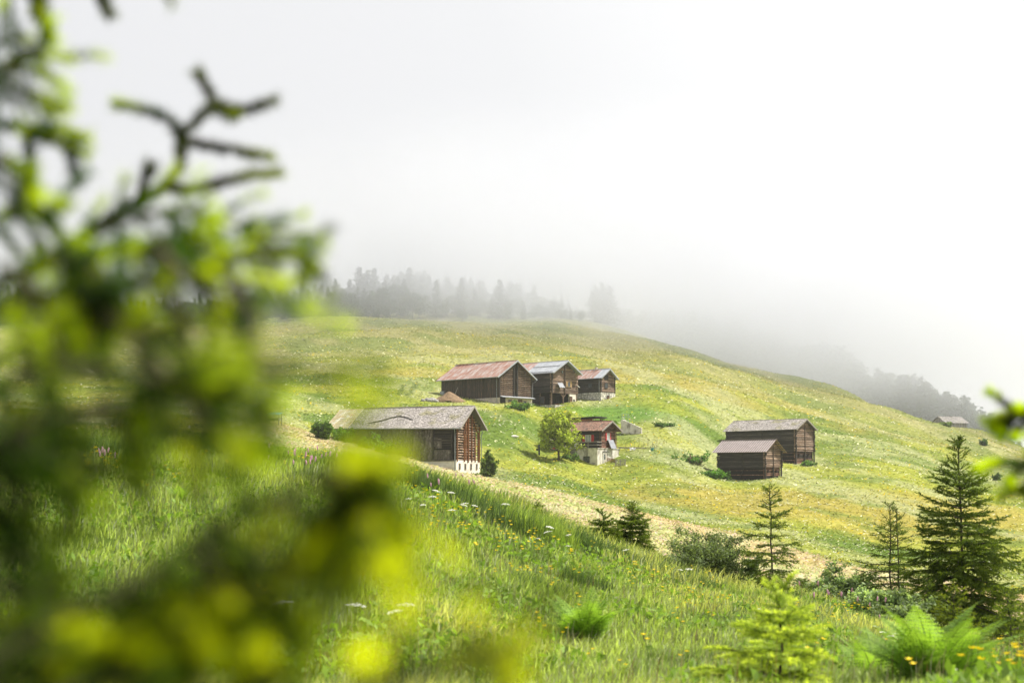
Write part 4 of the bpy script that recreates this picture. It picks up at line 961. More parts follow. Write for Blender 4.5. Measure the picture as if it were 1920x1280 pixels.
# ------------------------------------------------------------------ near grass
rs = np.random.RandomState(11)
def scatter(n, lo, hi, a0=-.40, a1=.40):
    a = a0 + (a1 - a0) * rs.rand(n); r_ = np.exp(math.log(lo) + (math.log(hi) - math.log(lo)) * rs.rand(n))
    return r_ * np.sin(a), r_ * np.cos(a)
def near_grass(n, lo, hi):
    x, y = scatter(n, lo, hi); r_ = np.hypot(x, y)
    cl = fbm(x / .7, y / .7, 2); pa = fbm(x / 2.6 + 30, y / 2.6, 3); pb = fbm(x / 1.1 + 7, y / 1.1 + 3, 2)
    keep = rs.rand(n) < .35 + .9 * sstep(.3, .65, cl); x, y, r_, cl, pa, pb = [q[keep] for q in (x, y, r_, cl, pa, pb)]
    z = gz(x, y) - .02; n = len(x)
    h = (.07 + .15 * cl + .12 * sstep(.5, .75, pa)) * (.55 + .75 * rs.rand(n)); w = (.0045 + .006 * rs.rand(n)) * (1 + r_ / 28)
    lush = np.array([.46, .58, .12]); yel = np.array([.66, .68, .18]); dk = np.array([.22, .31, .08]); straw = np.array([.30, .25, .13]); gry = np.array([.36, .40, .24])
    c = lush + (yel - lush) * sstep(.42, .66, pa)[:, None]; c = c + (dk - c) * (sstep(.5, .68, pb) * .85)[:, None]  # dark clumps: shade of small hollows put into the blade colour
    k = rs.rand(n); c[k < .03] = straw; c[(k > .03) & (k < .25)] = gry
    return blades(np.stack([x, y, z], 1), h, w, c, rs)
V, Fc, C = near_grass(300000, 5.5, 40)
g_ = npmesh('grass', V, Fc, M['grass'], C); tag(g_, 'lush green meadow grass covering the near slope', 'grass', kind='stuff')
# broad low herbs between the grass
x, y = scatter(60000, 6, 34); z = gz(x, y); hb = np.stack([x, y, z + .02 + .12 * rs.rand(len(x))], 1); kk = fbm(x / 1.3 + 3, y / 1.3 + 8, 2) > .46; hb = hb[kk]
V, Fc, C = leaf_quads(hb, .032, np.array([.22, .34, .05]), rs, -.3, 2.0)
tag(npmesh('ground_herbs', V, Fc, M['leaf'], C), 'low leafy herbs growing between the near grass', 'herbs', kind='stuff')
# seed heads, hazy stalks
x, y = scatter(4500, 7, 40); pa = fbm(x / 3 + 3, y / 3 + 8, 3); kk = pa > .5; x, y = x[kk], y[kk]; n = len(x); z = gz(x, y)
h = .2 + .2 * rs.rand(n); c = np.tile([.34, .32, .2], (n, 1)) * (.7 + .6 * rs.rand(n))[:, None]; c[rs.rand(n) < .15] = [.30, .16, .10]
V, Fc, C = blades(np.stack([x, y, z], 1), h, .0035 + 0 * h + np.hypot(x, y) * .00012, c, rs, .18)
tag(npmesh('seed_stalks', V, Fc, M['grass'], C), 'thin brownish grass stalks gone to seed above the near meadow', 'grass', kind='stuff')

# rushes and tall tussocks on the brow
TUS = [(940,985,.75,1.0),(1010,1010,.8,.9),(1060,1020,.7,.8),(820,930,.7,.8),(880,945,.65,.9),(760,905,.6,.7),(700,900,.6,.6),(990,1000,.7,.7),(1120,1035,.5,.6),(1240,1085,.5,.6),(1000,1120,.4,.6),(1010,1115,.4,.5),(1320,1110,.5,.7),
       (1400,1130,.5,.6),(450,860,.6,.8),(500,870,.55,.7),(560,880,.6,.7),(380,850,.6,.7),(200,860,.55,.6),(260,850,.6,.7),(150,850,.5,.6),(610,880,.55,.6),(1270,1090,.45,.5),(1180,1060,.5,.6),(1500,1170,.4,.6),(1560,1190,.4,.6),(1360,1180,.35,.6),(1100,1100,.4,.5),(1640,1180,.4,.5),(1820,1250,.35,.5),(1880,1245,.35,.5)]
LB = ['tall dark rush tussock on the brow of the near slope', 'bright green tall grass tussock on the near slope']
for k, (px, py, hh, rad_) in enumerate(TUS):
    X, Y, Z = hit(px, py, 7, 34); n = int(700 * rad_); a = rs.rand(n) * 2 * pi; q = rad_ * .45 * np.sqrt(rs.rand(n))
    x, y = X + q * np.cos(a) * 1.3, Y + q * np.sin(a); P = np.stack([x - X, y - Y, gz(x, y) - Z - .02], 1)
    dark = 1 if k % 3 != 1 else 0; c = np.tile([.13, .20, .065] if dark else [.36, .48, .09], (n, 1))
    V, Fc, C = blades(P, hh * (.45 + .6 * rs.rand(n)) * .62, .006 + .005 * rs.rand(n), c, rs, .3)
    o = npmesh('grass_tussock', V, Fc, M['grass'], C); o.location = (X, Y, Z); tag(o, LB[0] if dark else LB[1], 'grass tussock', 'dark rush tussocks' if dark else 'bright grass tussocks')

# ------------------------------------------------------------------ meadow tufts further out
def mid_tufts(n, lo, hi, hs, ws):
    x, y = scatter(n, lo, hi, -.42, .42); c, st = meadow_col(x, y); r_ = np.hypot(x, y); z = gz(x, y) - .03; n = len(x)
    k = rs.rand(n); f = fbm(x / 5 + 9, y / 5, 3)
    c = c * (.75 + .5 * rs.rand(n))[:, None]
    c[(k < .06)] *= .65; c *= 1.15
    wv = (k > .85) & (f > .47) & (st < .5) | (k > .965); c[wv] = np.array([.62, .60, .50]) * (.7 + .5 * rs.rand(wv.sum()))[:, None]
    yv = (k > .82) & (k < .88) & (f < .55) & (st < .5); c[yv] = [.55, .40, .02]
    pv = (st > .5) & (k > .76) & (k < .88); c[pv] = np.array([.66, .46, .46])
    ov = (st > .5) & (k > .52) & (k < .72); c[ov] = np.array([.54, .40, .28])
    s = np.minimum(hs * (r_ / 60) ** .5, hs * 2.2); h = s * (.6 + .8 * rs.rand(n)); w = ws * (r_ / 60) ** .75 * (.6 + .8 * rs.rand(n))
    az = rs.rand(n) * pi; s_ = np.stack([np.cos(az), np.sin(az) * .5, 0 * az], 1) * (w / 2)[:, None]
    P = np.stack([x, y, z], 1); ln = rs.normal(size=(n, 3)) * .8 * h[:, None]; ln[:, 2] = h * .62
    V = np.stack([P - s_, P + s_, P + s_ * .5 + ln, P - s_ * .5 + ln * [1, 1, .9]], 1).reshape(-1, 3)
    return V, np.arange(4 * n).reshape(n, 4), np.repeat(c, 4, 0)
V, Fc, C = mid_tufts(330000, 36, 560, .15, .10)
tag(npmesh('meadow_flowers', V, Fc, M['tuft'], C), 'dense mix of grass and tiny flowers over the far meadow slopes', 'meadow flowers', kind='stuff')

# ------------------------------------------------------------------ flowers on the near slope
def flower_mesh(kind, seed):
    rr = random.Random(seed); mb = MB()
    h = {'y': .26, 'w': .42, 'p': .30}[kind]; bx, by = rr.uniform(-.05, .05), rr.uniform(-.05, .05)
    mb.tube([(0, 0, -.03), (bx * .4, by * .4, h * .55), (bx, by, h)], [.003, .0022, .0016], 4, m=1, cap=False)
    if kind == 'y':
        for f in range(2):
            cx, cy_, cz = bx + f * .035, by + f * .03, h - f * .035
            for k in range(5):
                g = 2 * pi * k / 5; c, s = cos(g), sin(g)
                mb.add([(cx, cy_, cz), (cx + c*.011 - s*.009, cy_ + s*.011 + c*.009, cz + .004), (cx + c*.019, cy_ + s*.019, cz + .011), (cx + c*.011 + s*.009, cy_ + s*.011 - c*.009, cz + .004)], [(0,1,2,3)], rr.uniform(.85, 1.1))
    elif kind == 'w':
        for k in range(13):
            g = k * 2.4; q = .055 * math.sqrt(k / 12); cx, cy_, cz = bx + q*cos(g), by + q*sin(g), h + .02 - q * .25
            mb.tube([(bx, by, h - .05), (cx, cy_, cz - .004)], [.0012, .0008], 3, m=1, cap=False)
            vs = [(cx, cy_, cz + .007)] + [(cx + .014*cos(a), cy_ + .014*sin(a), cz) for a in (0, 1.05, 2.1, 3.14, 4.2, 5.25)]
            mb.add(vs, [(0, i + 1, (i + 1) % 6 + 1) for i in range(6)], rr.uniform(.85, 1.1))
    else:
        mb.tube([(bx, by, h - .01), (bx, by, h + .01), (bx + .002, by, h + .035), (bx + .004, by, h + .055)], [.004, .0085, .0085, .003], 7, rr.uniform(.9, 1.2))
    o = mb.build('flower', [{'y': M['petal_y'], 'w': M['petal_w'], 'p': M['petal_p']}[kind], M['stem']]); me = o.data; bpy.data.objects.remove(o); return me
FM = {k: [flower_mesh(k, 10 * i + ord(k)) for i in range(4)] for k in 'ywp'}
FN = {'y': ('buttercup', 'yellow buttercup blooming in the near grass', 'flower', 'yellow buttercups in the near grass'),
      'w': ('umbel_flower', 'white umbel flower standing in the near grass', 'flower', 'white umbel flowers in the near grass'),
      'p': ('bistort', 'pink bistort spike standing in the near grass', 'flower', 'pink bistorts in the near grass')}
def put_flower(kind, px, py, s_=1.0):
    hh = {'y': .26, 'w': .42, 'p': .33}[kind] * .85; X, Y, Z = hit(px, py, 6.5, 33)
    for _ in range(3): X, Y, Z = hit(px, min(1330, py + hh * F / Y), 6.5, 33)
    rr = random.Random(int(px * 7 + py)); o = bpy.data.objects.new(FN[kind][0], rr.choice(FM[kind])); COL.objects.link(o)
    s2 = min(s_ * (.8 if kind == 'w' else 1), 1.1) * rr.uniform(.8, 1.15) * (.68 if kind == 'w' and px > 1400 else 1); o.location = (X, Y, Z); o.scale = (s2, s2, s2 * .9); o.rotation_euler = (rr.gauss(0, .12), rr.gauss(0, .12), rr.random() * 6)
    tag(o, FN[kind][1], FN[kind][2], FN[kind][3])
rr = random.Random(77)
for cx, cy_, sx, sy, n in ((920,985,90,18,46),(830,955,60,20,26),(990,1020,60,10,16),(760,930,60,20,18),(720,1000,80,40,12),(950,1070,200,30,14),(1260,1075,60,20,18),(1330,1100,60,25,18),(1180,1060,90,30,14),(200,865,45,12,22),(110,850,60,12,10),(460,855,60,18,14),(580,845,40,10,16),
        (1560,1140,60,14,26),(1500,1160,60,30,8),(1880,1240,50,16,22),(1850,1215,60,14,10),(1000,1170,250,40,12),(1600,1200,90,25,8),(300,890,80,20,8),(1640,1250,80,20,3),(1130,1200,60,20,4)):
    for i in range(int(n * .75)): put_flower('y', cx + rr.gauss(0, sx), cy_ + rr.gauss(0, sy * .8))
for px, py, s_ in ((808,912,1.1),(812,920,1),(775,916,.9),(845,918,1),(870,932,1),(860,938,1.1),(885,935,.9),(845,945,1),(940,946,1.1),(800,925,.8),(1020,982,1.1),(1045,994,1),(1075,990,.9),(1063,1000,.8),(1178,1028,1),(1270,1055,.9),(1290,1060,1),(767,1150,1.6),(776,1158,1.5),(655,1168,1.3),(545,1155,1.8),
        (1640,1150,1),(1655,1160,1),(1668,1165,1.1),(1690,1170,1),(1700,1173,1.1),(1725,1180,1),(1735,1178,.9),(1680,1160,.9),(1430,1115,.8),(1500,1135,.7),(100,840,.9),(120,850,.8),(1790,1235,.7),(1010,986,.8),(480,1262,1.5)): put_flower('w', px, py, s_)
for cx, cy_, sx, sy, n in ((578,858,20,8,16),(520,852,30,8,6),(196,852,12,8,6),(860,900,30,8,8),(1590,1125,60,14,18),(700,900,40,10,5)):
    for i in range(n): put_flower('p', rr.gauss(cx, sx), rr.gauss(cy_, sy), 1.2)

# ------------------------------------------------------------------ ferns
def fern(label, px, py, size, seed, nf=13, ymax=30, kind='leaf', c0=(.27, .42, .06)):
    X, Y, Z = hit(px, py, 6, ymax); rs = np.random.RandomState(seed); o = tag(empty('fern', (X, Y, Z), 0), label, 'fern')
    for k in range(nf):
        az = 2 * pi * k / nf + rs.rand() * .5; L_ = size * (.7 + .4 * rs.rand()); el = 1.5 - .55 * rs.rand(); Vs, Fs, Cs = [], [], []; n = 26
        p = np.array([0, 0, -.02]); e_ = el; base = np.array(c0) * (.7 + .6 * rs.rand()); cnt = 0; rach = [p.copy()]
        for i in range(n):
            st = L_ / n; d = np.array([cos(az) * cos(e_), sin(az) * cos(e_), sin(e_)]); q = p + d * st; f = i / n
            sd_ = np.array([-sin(az), cos(az), 0.]); up = np.cross(d, sd_) * -1
            pl = L_ * .26 * math.sin(pi * min(1, (f + .10)) ** .8) * (1 - .25 * f) if f > .12 else 0
            if pl > .004:
                for s2 in (-1, 1):
                    a = p; dirp = sd_ * s2 * .92 + d * .35 + np.array([0, 0, -.14 - .1 * rs.rand()]); m = 6
                    for j in range(m):                            # lobes along the pinna
                        t0, t1 = j / m, (j + 1) / m; w0 = st * 1.15 * (1 - t0 * .7)
                        b0 = a + dirp * pl * t0; b1 = a + dirp * pl * t1
                        for s3 in (-1, 1):
                            tip = (b0 + b1) / 2 + d * s3 * w0 * .62 + dirp * pl * .06
                            Vs += [b0, b1, tip]; Fs.append((cnt, cnt + 1, cnt + 2)); cnt += 3; Cs += [base * (.8 + .4 * rs.rand())] * 3
            e_ -= (.55 + .5 * rs.rand()) / n * (1 + f * .9); p = q; rach.append(q.copy())
        fr = npmesh('frond', Vs, Fs, M['leaf'], np.array(Cs), o)
        mb = MB(); mb.tube([tuple(v) for v in rach], [.0045 * (1 - i / (n + 3)) for i in range(n + 1)], 4, cap=False); mb.build('stalk', M['stem'], fr)
    return o
fern('large bright green fern in the bottom right corner below the big dark spruce', 1750, 1310, .66, 1, 46)
fern('bright fern in the middle of the near slope, between grass and buttercups', 1095, 1212, .56, 2, 34)
fern('single upright pale fern left of the bushy fern', 850, 1170, .36, 3, 3)
fern('small fern hidden behind the blurred twigs at the lower left', 440, 1275, .5, 4, 8)
fern('low fern at the lower edge right of the pale young spruce', 1640, 1290, .5, 5, 11)
fern('small broken fern in the shaded hollow on the left of the near slope', 340, 945, .35, 6, 8)

# ------------------------------------------------------------------ spruces on the brow
def sp(label, px, py, toppy, width, seed, ymin=7, ymax=36, **kw):
    X, Y, Z = hit(px, py, ymin, ymax); H = (py - toppy) / F * Y * 1.0; o = spruce('spruce_tree', label, (X, Y, Z - .03), H, width / 2 / F * Y, seed, **kw); return o
sp('largest dark spruce with layered drooping boughs at the right edge', 1808, 1195, 822, 320, 1, gap=.125, per=7, fresh=.28, leader=.55, twig=.07, spacing=.0075, nl=.024, w=.008)
sp('thin open spruce with bare top, in front of the small corrugated barn', 1447, 1118, 908, 170, 2, gap=.12, sparse=.05, fresh=.25, leader=.42, per=5, nl=.022, twig=.06)
sp('slender double-topped spruce just left of the largest spruce', 1672, 1135, 918, 190, 3, gap=.13, sparse=.05, fresh=.25, leader=.5, per=5)
sp('slim second leader growing beside the slender double-topped spruce', 1686, 1135, 925, 60, 13, gap=.17, sparse=.15, fresh=.15, leader=.6, per=4)
sp('small bushy dark spruce on the brow, right one of the pair', 1186, 1040, 945, 110, 4, gap=.06, fresh=.35, leader=.25, per=8, spacing=.005, twig=.05)
sp('small low spruce on the brow, left one of the pair', 1132, 1022, 962, 90, 5, gap=.06, fresh=.35, leader=.15, per=8, spacing=.005, twig=.05)
sp('tiny spruce seedling on the brow right of the tall rushes', 1005, 968, 943, 40, 6, gap=.06, fresh=.5, leader=.08, per=6)
sp('yellowish young spruce tangled at the foot of the largest spruce', 1790, 1250, 1120, 200, 7, ymin=13, gap=.07, fresh=.75, leader=.12, per=7, sparse=.0, new=np.array([.26, .30, .03]), bare=0)
sp('low spruce at the right edge beside the yellowish one', 1895, 1245, 1115, 150, 8, ymin=15, gap=.08, fresh=.55, leader=.2, per=7)
sp('short spruce sapling between the largest spruce and the thin double one', 1740, 1185, 1085, 110, 9, ymin=18, gap=.10, fresh=.4, leader=.25, per=6)
x, y, z = pix(1463, 1108, 7.6); zg = gz1(x, 7.6)
spruce('spruce_tree', 'pale green young spruce with soft new shoots at the bottom, right of centre', (x, 7.6, zg - .05), z - zg + .05, .56, 21, gap=.075, spacing=.0024, nl=.021, w=.004, fresh=.95, leader=.10, per=6, droop=.15, twig=.045, old=np.array([.26, .36, .06]), new=np.array([.68, .76, .16]))

# ------------------------------------------------------------------ shrubs and broadleaf trees
def shrub(name, label, loc, H, Wd, seed, n=5000, size=.03, c=(.07, .12, .03), cat='shrub', stems=9, parts='foliage', group=None, mat_='leaf', low=.15, gappy=.5, c2=None):
    rs = np.random.RandomState(seed); o = tag(empty(name, loc, rs.rand() * 6), label, cat, group); mb = MB(); ends = []
    for k in range(stems):
        az = rs.rand() * 6.28; sp_ = Wd * .5 * rs.rand() ** .5; h = H * (.6 + .4 * rs.rand()) * (1 - .35 * (sp_ / (Wd * .5 + 1e-6)) ** 2); p0 = np.array([cos(az), sin(az), 0]) * sp_ * .15; p1 = p0 + np.array([cos(az) * sp_ * .55, sin(az) * sp_ * .55, h * .55]); p2 = p1 + np.array([cos(az) * sp_ * .35, sin(az) * sp_ * .35, h * .42])
        mb.tube([p0 - [0, 0, .1], p1, p2], [.012 * H, .008 * H, .003 * H], 4, cap=False)
        for j in range(7):
            t = .25 + .75 * rs.rand(); b = p0 + (p1 - p0) * min(1, t * 1.6) if t < .6 else p1 + (p2 - p1) * ((t - .6) / .4)
            g = rs.normal(size=3) * np.array([.16, .16, .10]) * (Wd + H) * .5 + [0, 0, .04 * H]; e_ = b + g; e_[2] = max(e_[2], H * low); mb.tube([b, (b + e_) / 2 + [0, 0, .02], e_], [.004 * H, .003 * H, .0015 * H], 3, cap=False); ends.append((b, e_))
    mb.build('stems', M['bark'], o)
    idx = rs.randint(len(ends), size=n); t = rs.rand(n)[:, None] ** .6; B = np.array([a for a, b in ends]); E_ = np.array([b for a, b in ends])
    P = B[idx] + (E_[idx] - B[idx]) * t * 1.1 + rs.normal(size=(n, 3)) * .03 * (H + Wd) * gappy; P[:, 2] = np.maximum(P[:, 2], 0)
    cc = np.tile(c, (n, 1)) * (.6 + .8 * rs.rand(len(ends))[idx])[:, None]
    if c2 is not None: q = rs.rand(len(ends))[idx] < .12; cc[q] = np.array(c2) * (.7 + .6 * rs.rand(q.sum()))[:, None]
    V, Fc, C = leaf_quads(P, size, cc, rs, .2); npmesh(parts, V, Fc, M[mat_], C, o); return o
def shp(label, px, py, toppy, wpx, seed, ymin=7, ymax=36, **kw):
    X, Y, Z = hit(px, py, ymin, ymax); return shrub('bush', label, (X, Y, Z - .05), (py - toppy) / F * Y, wpx / F * Y, seed, **kw)
shp('wide grey-green willow bush on the brow, left of the thin open spruce', 1325, 1095, 982, 150, 31, n=32000, size=.021, c=(.19, .24, .11), stems=30, gappy=.6)
shp('low dark bush touching the thin open spruce', 1400, 1095, 1030, 50, 32, n=4500, size=.022, c=(.14, .19, .08), stems=8)
shp('pale grey-green leafy bush left of the slender double-topped spruce', 1575, 1125, 1058, 150, 33, n=10000, size=.034, c=(.30, .38, .19), stems=18, gappy=.5)
shp('tall thin pale shrub with upright stems between the bushes', 1570, 1125, 1045, 50, 34, n=900, size=.03, c=(.13, .19, .08), stems=5)
shp('loose pale shrub in front of the slender double-topped spruce', 1655, 1165, 1085, 140, 35, n=9000, size=.034, c=(.33, .42, .21), stems=16, gappy=.5)
shp('sprawling pale shrub at the foot of the largest spruce', 1700, 1190, 1120, 120, 36, n=7000, size=.034, c=(.30, .38, .18), stems=13)
shp('little dark leafy sprig on the brow right of the small spruce pair', 1235, 1045, 1015, 30, 37, n=500, size=.025, c=(.05, .08, .02), stems=4)
shp('low herb clump in the grass at the bottom, left of centre', 460, 1275, 1195, 90, 38, n=1500, size=.035, c=(.16, .26, .03), stems=9, low=.05)
def far_shrub(label, px, py, h, w, seed, ymin, ymax, **kw):
    X, Y, Z = hit(px, py, ymin, ymax); kw['c'] = tuple(q * 1.7 for q in kw['c']); return shrub('bush', label, (X, Y, Z - .2), h, w, seed, **kw)
far_shrub('round dark green bush at the right corner of the nearest barn', 916, 893, 3.6, 1.5, 41, 179, 200, n=6000, size=.17, c=(.10, .14, .04), stems=14)
far_shrub('elder bush with fresh leaves at the left end of the nearest barn wall', 643, 829, 2.5, 2.8, 42, 120, 182, n=1600, size=.2, c=(.09, .16, .04), stems=8)
far_shrub('second elder bush against the middle of the nearest barn wall', 690, 841, 2.0, 2.6, 43, 120, 181, n=1400, size=.2, c=(.08, .14, .035), stems=8)
far_shrub('low elder bush right of the other two at the nearest barn wall', 718, 850, 1.6, 2.6, 44, 120, 180, n=1200, size=.2, c=(.08, .14, .035), stems=8)
far_shrub('dark bush beyond the left end of the nearest barn', 606, 822, 2.6, 1.8, 45, 150, 200, n=2500, size=.25, c=(.05, .085, .02), stems=9)
far_shrub('nettle clump under the gable of the rusty-roofed barn', 975, 768, 1.4, 4.5, 46, 240, 262, n=2500, size=.2, c=(.07, .13, .03), stems=12)
far_shrub('low weeds at the left foot of the chalet terrace', 1068, 862, 1.2, 3.0, 47, 205, 222, n=1200, size=.16, c=(.07, .12, .03), stems=8)
far_shrub('leafy dock patch left of the small corrugated-roof barn', 1330, 893, .9, 5, 48, 190, 225, n=2600, size=.22, c=(.07, .15, .025), stems=14)
far_shrub('dark weeds at the left foot of the small corrugated-roof barn', 1352, 897, 1.1, 3, 49, 190, 225, n=1400, size=.2, c=(.05, .10, .02), stems=10)
far_shrub('leafy patch at the right foot of the larger log barn', 1520, 873, .8, 4, 50, 215, 245, n=1200, size=.2, c=(.07, .13, .03), stems=8)
far_shrub('small shrub on the steep bank at the right edge', 1846, 836, 1.8, 2.0, 51, 300, 385, n=700, size=.28, c=(.05, .09, .03), stems=5)
far_shrub('low dark shrub at the right edge below the bank', 1868, 900, 1.2, 2.0, 52, 200, 340, n=700, size=.22, c=(.05, .09, .03), stems=5)
far_shrub('green bush against the wall of the distant shed', 1776, 806, 2.2, 3.0, 53, 380, 470, n=700, size=.35, c=(.10, .14, .05), stems=6)
far_shrub('patch of garden plants right of the chalet bed', 1290, 862, .45, 8, 54, 205, 235, n=2400, size=.2, c=(.07, .14, .03), stems=14, c2=(.40, .10, .25))
far_shrub('weeds round the metal-railed concrete wall', 1245, 800, .8, 3.5, 55, 225, 262, n=900, size=.2, c=(.06, .11, .03), stems=8)
far_shrub('grassy weeds under the roof of the flat shelter', 1135, 800, 1.3, 5, 56, 225, 262, n=1400, size=.2, c=(.08, .13, .03), stems=8)

def broadleaf(label, loc, H, Wd, seed, n=9000, size=.22, c=(.17, .22, .035), trunkh=.35, name='round_tree', cat='tree', lobes=16):
    rs = np.random.RandomState(seed); o = tag(empty(name, loc, 0), label, cat); mb = MB(); th = H * trunkh; ends = []
    mb.tube([(0, 0, -.5), (.05, 0, th * .5), (0, .05, th), (.1, 0, H * .8)], [H*.03, H*.025, H*.02, H*.006], 8, cap=False)
    for k in range(lobes):
        az = 2.4 * k + rs.rand(); f = k / lobes; zz = th * .9 + (H - th) * (f * .85 + .1); rr_ = Wd * .5 * math.sin(pi * (.18 + .72 * f)) ** .7 * (.7 + .4 * rs.rand()); e_ = np.array([cos(az) * rr_, sin(az) * rr_, zz + .2]); b = np.array([0, 0, th * .7 + (zz - th * .7) * .5])
        mb.tube([b, (b + e_) / 2 + [0, 0, -.05 * H], e_], [H*.012, H*.008, H*.003], 5, cap=False)
        for j in range(5): g = rs.normal(size=3) * [.14*Wd, .14*Wd, .07*H]; ends.append((e_ - (e_ - b) * .4 * rs.rand(), e_ + g)); mb.tube([ends[-1][0], ends[-1][1]], [H*.004, H*.0015], 3, cap=False)
    mb.build('trunk', M['bark'], o); m = len(ends); B = np.array([a for a, b in ends]); E_ = np.array([b for a, b in ends]); idx = rs.randint(m, size=n)
    P = B[idx] + (E_[idx] - B[idx]) * rs.rand(n)[:, None] ** .5 * 1.15 + rs.normal(size=(n, 3)) * Wd * .035
    cc = np.tile(c, (n, 1)) * (.65 + .7 * rs.rand(m)[idx])[:, None]; V, Fc, C = leaf_quads(P, size, cc, rs, .25); npmesh('crown', V, Fc, M['leaf'], C, o); return o
x, y, z = pix(1047, 850, 213.5); broadleaf('small round yellow-green tree before the left half of the chalet', (x, 213.5, gz1(x, 213.5)), 850 / 1 and (852 - 765) / F * 213.5, 64 / F * 213.5, 5, n=8500, c=(.40, .46, .08), size=.22, lobes=24, trunkh=.2)

# ------------------------------------------------------------------ forest in the mist
def forest_conifer(seed, H=18.):
    rs = np.random.RandomState(seed); S0, S1 = [], []; z = H * .05
    while z < H * .985:
        f = z / H; nb = 7
        for k in range(nb):
            az = rs.rand() * 6.28; L_ = (H * .235 * (1 - f) ** .85 + .3) * (.5 + .75 * rs.rand()); p = np.array([0, 0, z]); e_ = .1 + .5 * f
            q = p + np.array([cos(az), sin(az), math.sin(e_ - .5) * .7]) * L_ * .6; r_ = q + np.array([cos(az), sin(az), .1]) * L_ * .4; S0 += [p, q]; S1 += [q, r_]
        z += H * .028 * (.7 + .6 * rs.rand())
    V, Fc, C = tris_needles(S0, S1, np.ones((len(S0), 3)), .16, .75, .30, rs, .35)
    V[:, 2] -= 0
    c_ = npmesh('crown', V, Fc, M['far_needle'], C); mb = MB(); mb.tube([(0, 0, -2), (0, 0, H * .5), (0, 0, H * .99)], [H*.016, H*.011, .03], 5); t = mb.build('trunk', M['bark']); m1, m2 = c_.data, t.data
    bpy.data.objects.remove(c_); bpy.data.objects.remove(t); return m1, m2
def forest_leafy(seed, H=14.):
    rs = np.random.RandomState(seed); n = 3800; k = 26; cen = np.stack([rs.normal(size=k) * H * .13, rs.normal(size=k) * H * .13, H * (.28 + .62 * rs.rand(k))], 1); cen[:, :2] *= (1.25 - np.abs(cen[:, 2:] / H - .5) * 1.6)
    P = cen[rs.randint(k, size=n)] + rs.normal(size=(n, 3)) * H * .05; P[:, 2] = np.maximum(P[:, 2], .3); V, Fc, C = leaf_quads(P, .42, np.tile([1.25, 1.35, 1.0], (n, 1)), rs, .2)
    c_ = npmesh('crown', V, Fc, M['far_needle'], C); mb = MB(); mb.tube([(0, 0, -2), (.1, 0, H * .3), (0, .1, H * .9)], [H*.018, H*.012, .03], 5)
    for j in range(9): mb.tube([(0, 0, H * (.2 + .05*j)), tuple(cen[j])], [.08, .03], 4)
    t = mb.build('trunk', M['pale_bark']); m1, m2 = c_.data, t.data; bpy.data.objects.remove(c_); bpy.data.objects.remove(t); return m1, m2
CON = [forest_conifer(i) for i in range(5)]; LEAFY = [forest_leafy(i + 20) for i in range(4)]
def far_tree(x, y, h, leafy, rr, lab, grp):
    mc, mt = rr.choice(LEAFY if leafy else CON); s_ = h / (14. if leafy else 18.); t = bpy.data.objects.new('forest_birch' if leafy else 'forest_spruce', mt); COL.objects.link(t)
    t.location = (x, y, gz1(x, y) - .2); w_ = rr.uniform(1.05, 1.65); t.scale = (s_ * w_, s_ * w_ * rr.uniform(.9, 1.1), s_); t.rotation_euler = (rr.gauss(0, .02), rr.gauss(0, .02), rr.random() * 6.28)
    c_ = bpy.data.objects.new('crown', mc); COL.objects.link(c_); c_.parent = t; tag(t, lab, 'tree', grp); return t
rr = random.Random(3)
def ptree(px, Y, h, leafy, lab, grp):
    far_tree((px - 960) / F * Y, Y, h, leafy, rr, lab, grp)
G1 = ('dark spruce in the misty wood along the top of the meadow', 'spruces in the misty wood above the meadow'); G1b = ('leafy birch in the misty wood along the top of the meadow', 'birches in the misty wood above the meadow')
TOP = [(-60,545),(200,560),(350,550),(430,545),(520,540),(600,528),(680,510),(730,505),(800,512),(850,508),(900,522),(960,528),(1020,545),(1060,562),(1095,580)]
def topy(px, T): return float(np.interp(px, [a for a, b in T], [b for a, b in T]))
for k in range(230):
    px = -60 + (1095 + 60) * (k + rr.random()) / 230; row = k % 3; Y = 512 + 26 * row + rr.uniform(-8, 8) + max(0, 300 - px) * 0
    gy_ = gz1((px - 960) / F * Y, Y); tz = pix(px, topy(px, TOP) + rr.gauss(8, 11) + (10 if row == 0 else 0), Y)[2]; h = max(5, tz - gy_)
    lf = (row == 0 and rr.random() < .55) or rr.random() < .12; g = G1b if lf else G1; ptree(px, Y, min(24, h) * (.8 if lf else 1), lf, g[0], g[1])
for k in range(26):
    px = rr.uniform(100, 960); Y = rr.uniform(498, 508); ptree(px, Y, rr.uniform(3, 7.5), rr.random() < .7, 'young birch on the fringe of the misty wood', 'young trees on the fringe of the misty wood')
# the ghostly pair and the snag
for i, (px, tp, lf) in enumerate(((1118, 533, False), (1130, 527, False), (1143, 533, False))):
    Y = 522 + 3 * i; gy_ = gz1((px - 960) / F * Y, Y); ptree(px, Y, pix(px, tp, Y)[2] - gy_, lf, 'tall solitary spruce group fading into fog on the crest', 'solitary spruces on the foggy crest')
x = (1053 - 960) / F * 520; mb = MB(); mb.tube([(0,0,-1),(0,0,9),(.1,0,19)], [.22,.16,.05], 6)
for j in range(7): mb.tube([(0,0,6+1.7*j),(rr.uniform(-1,1),rr.uniform(-1,1),6.4+1.7*j)], [.05,.02], 4)
o = mb.build('dead_tree', M['bark']); o.location = (x, 520, gz1(x, 520)); tag(o, 'bare dead tree trunk standing thin in the fog left of the solitary spruces', 'dead tree')
TOP2 = [(1160,580),(1230,585),(1300,590),(1380,605),(1450,622),(1520,645),(1580,655),(1640,690),(1700,702),(1760,728),(1800,742),(1850,768),(1900,818),(1960,860)]
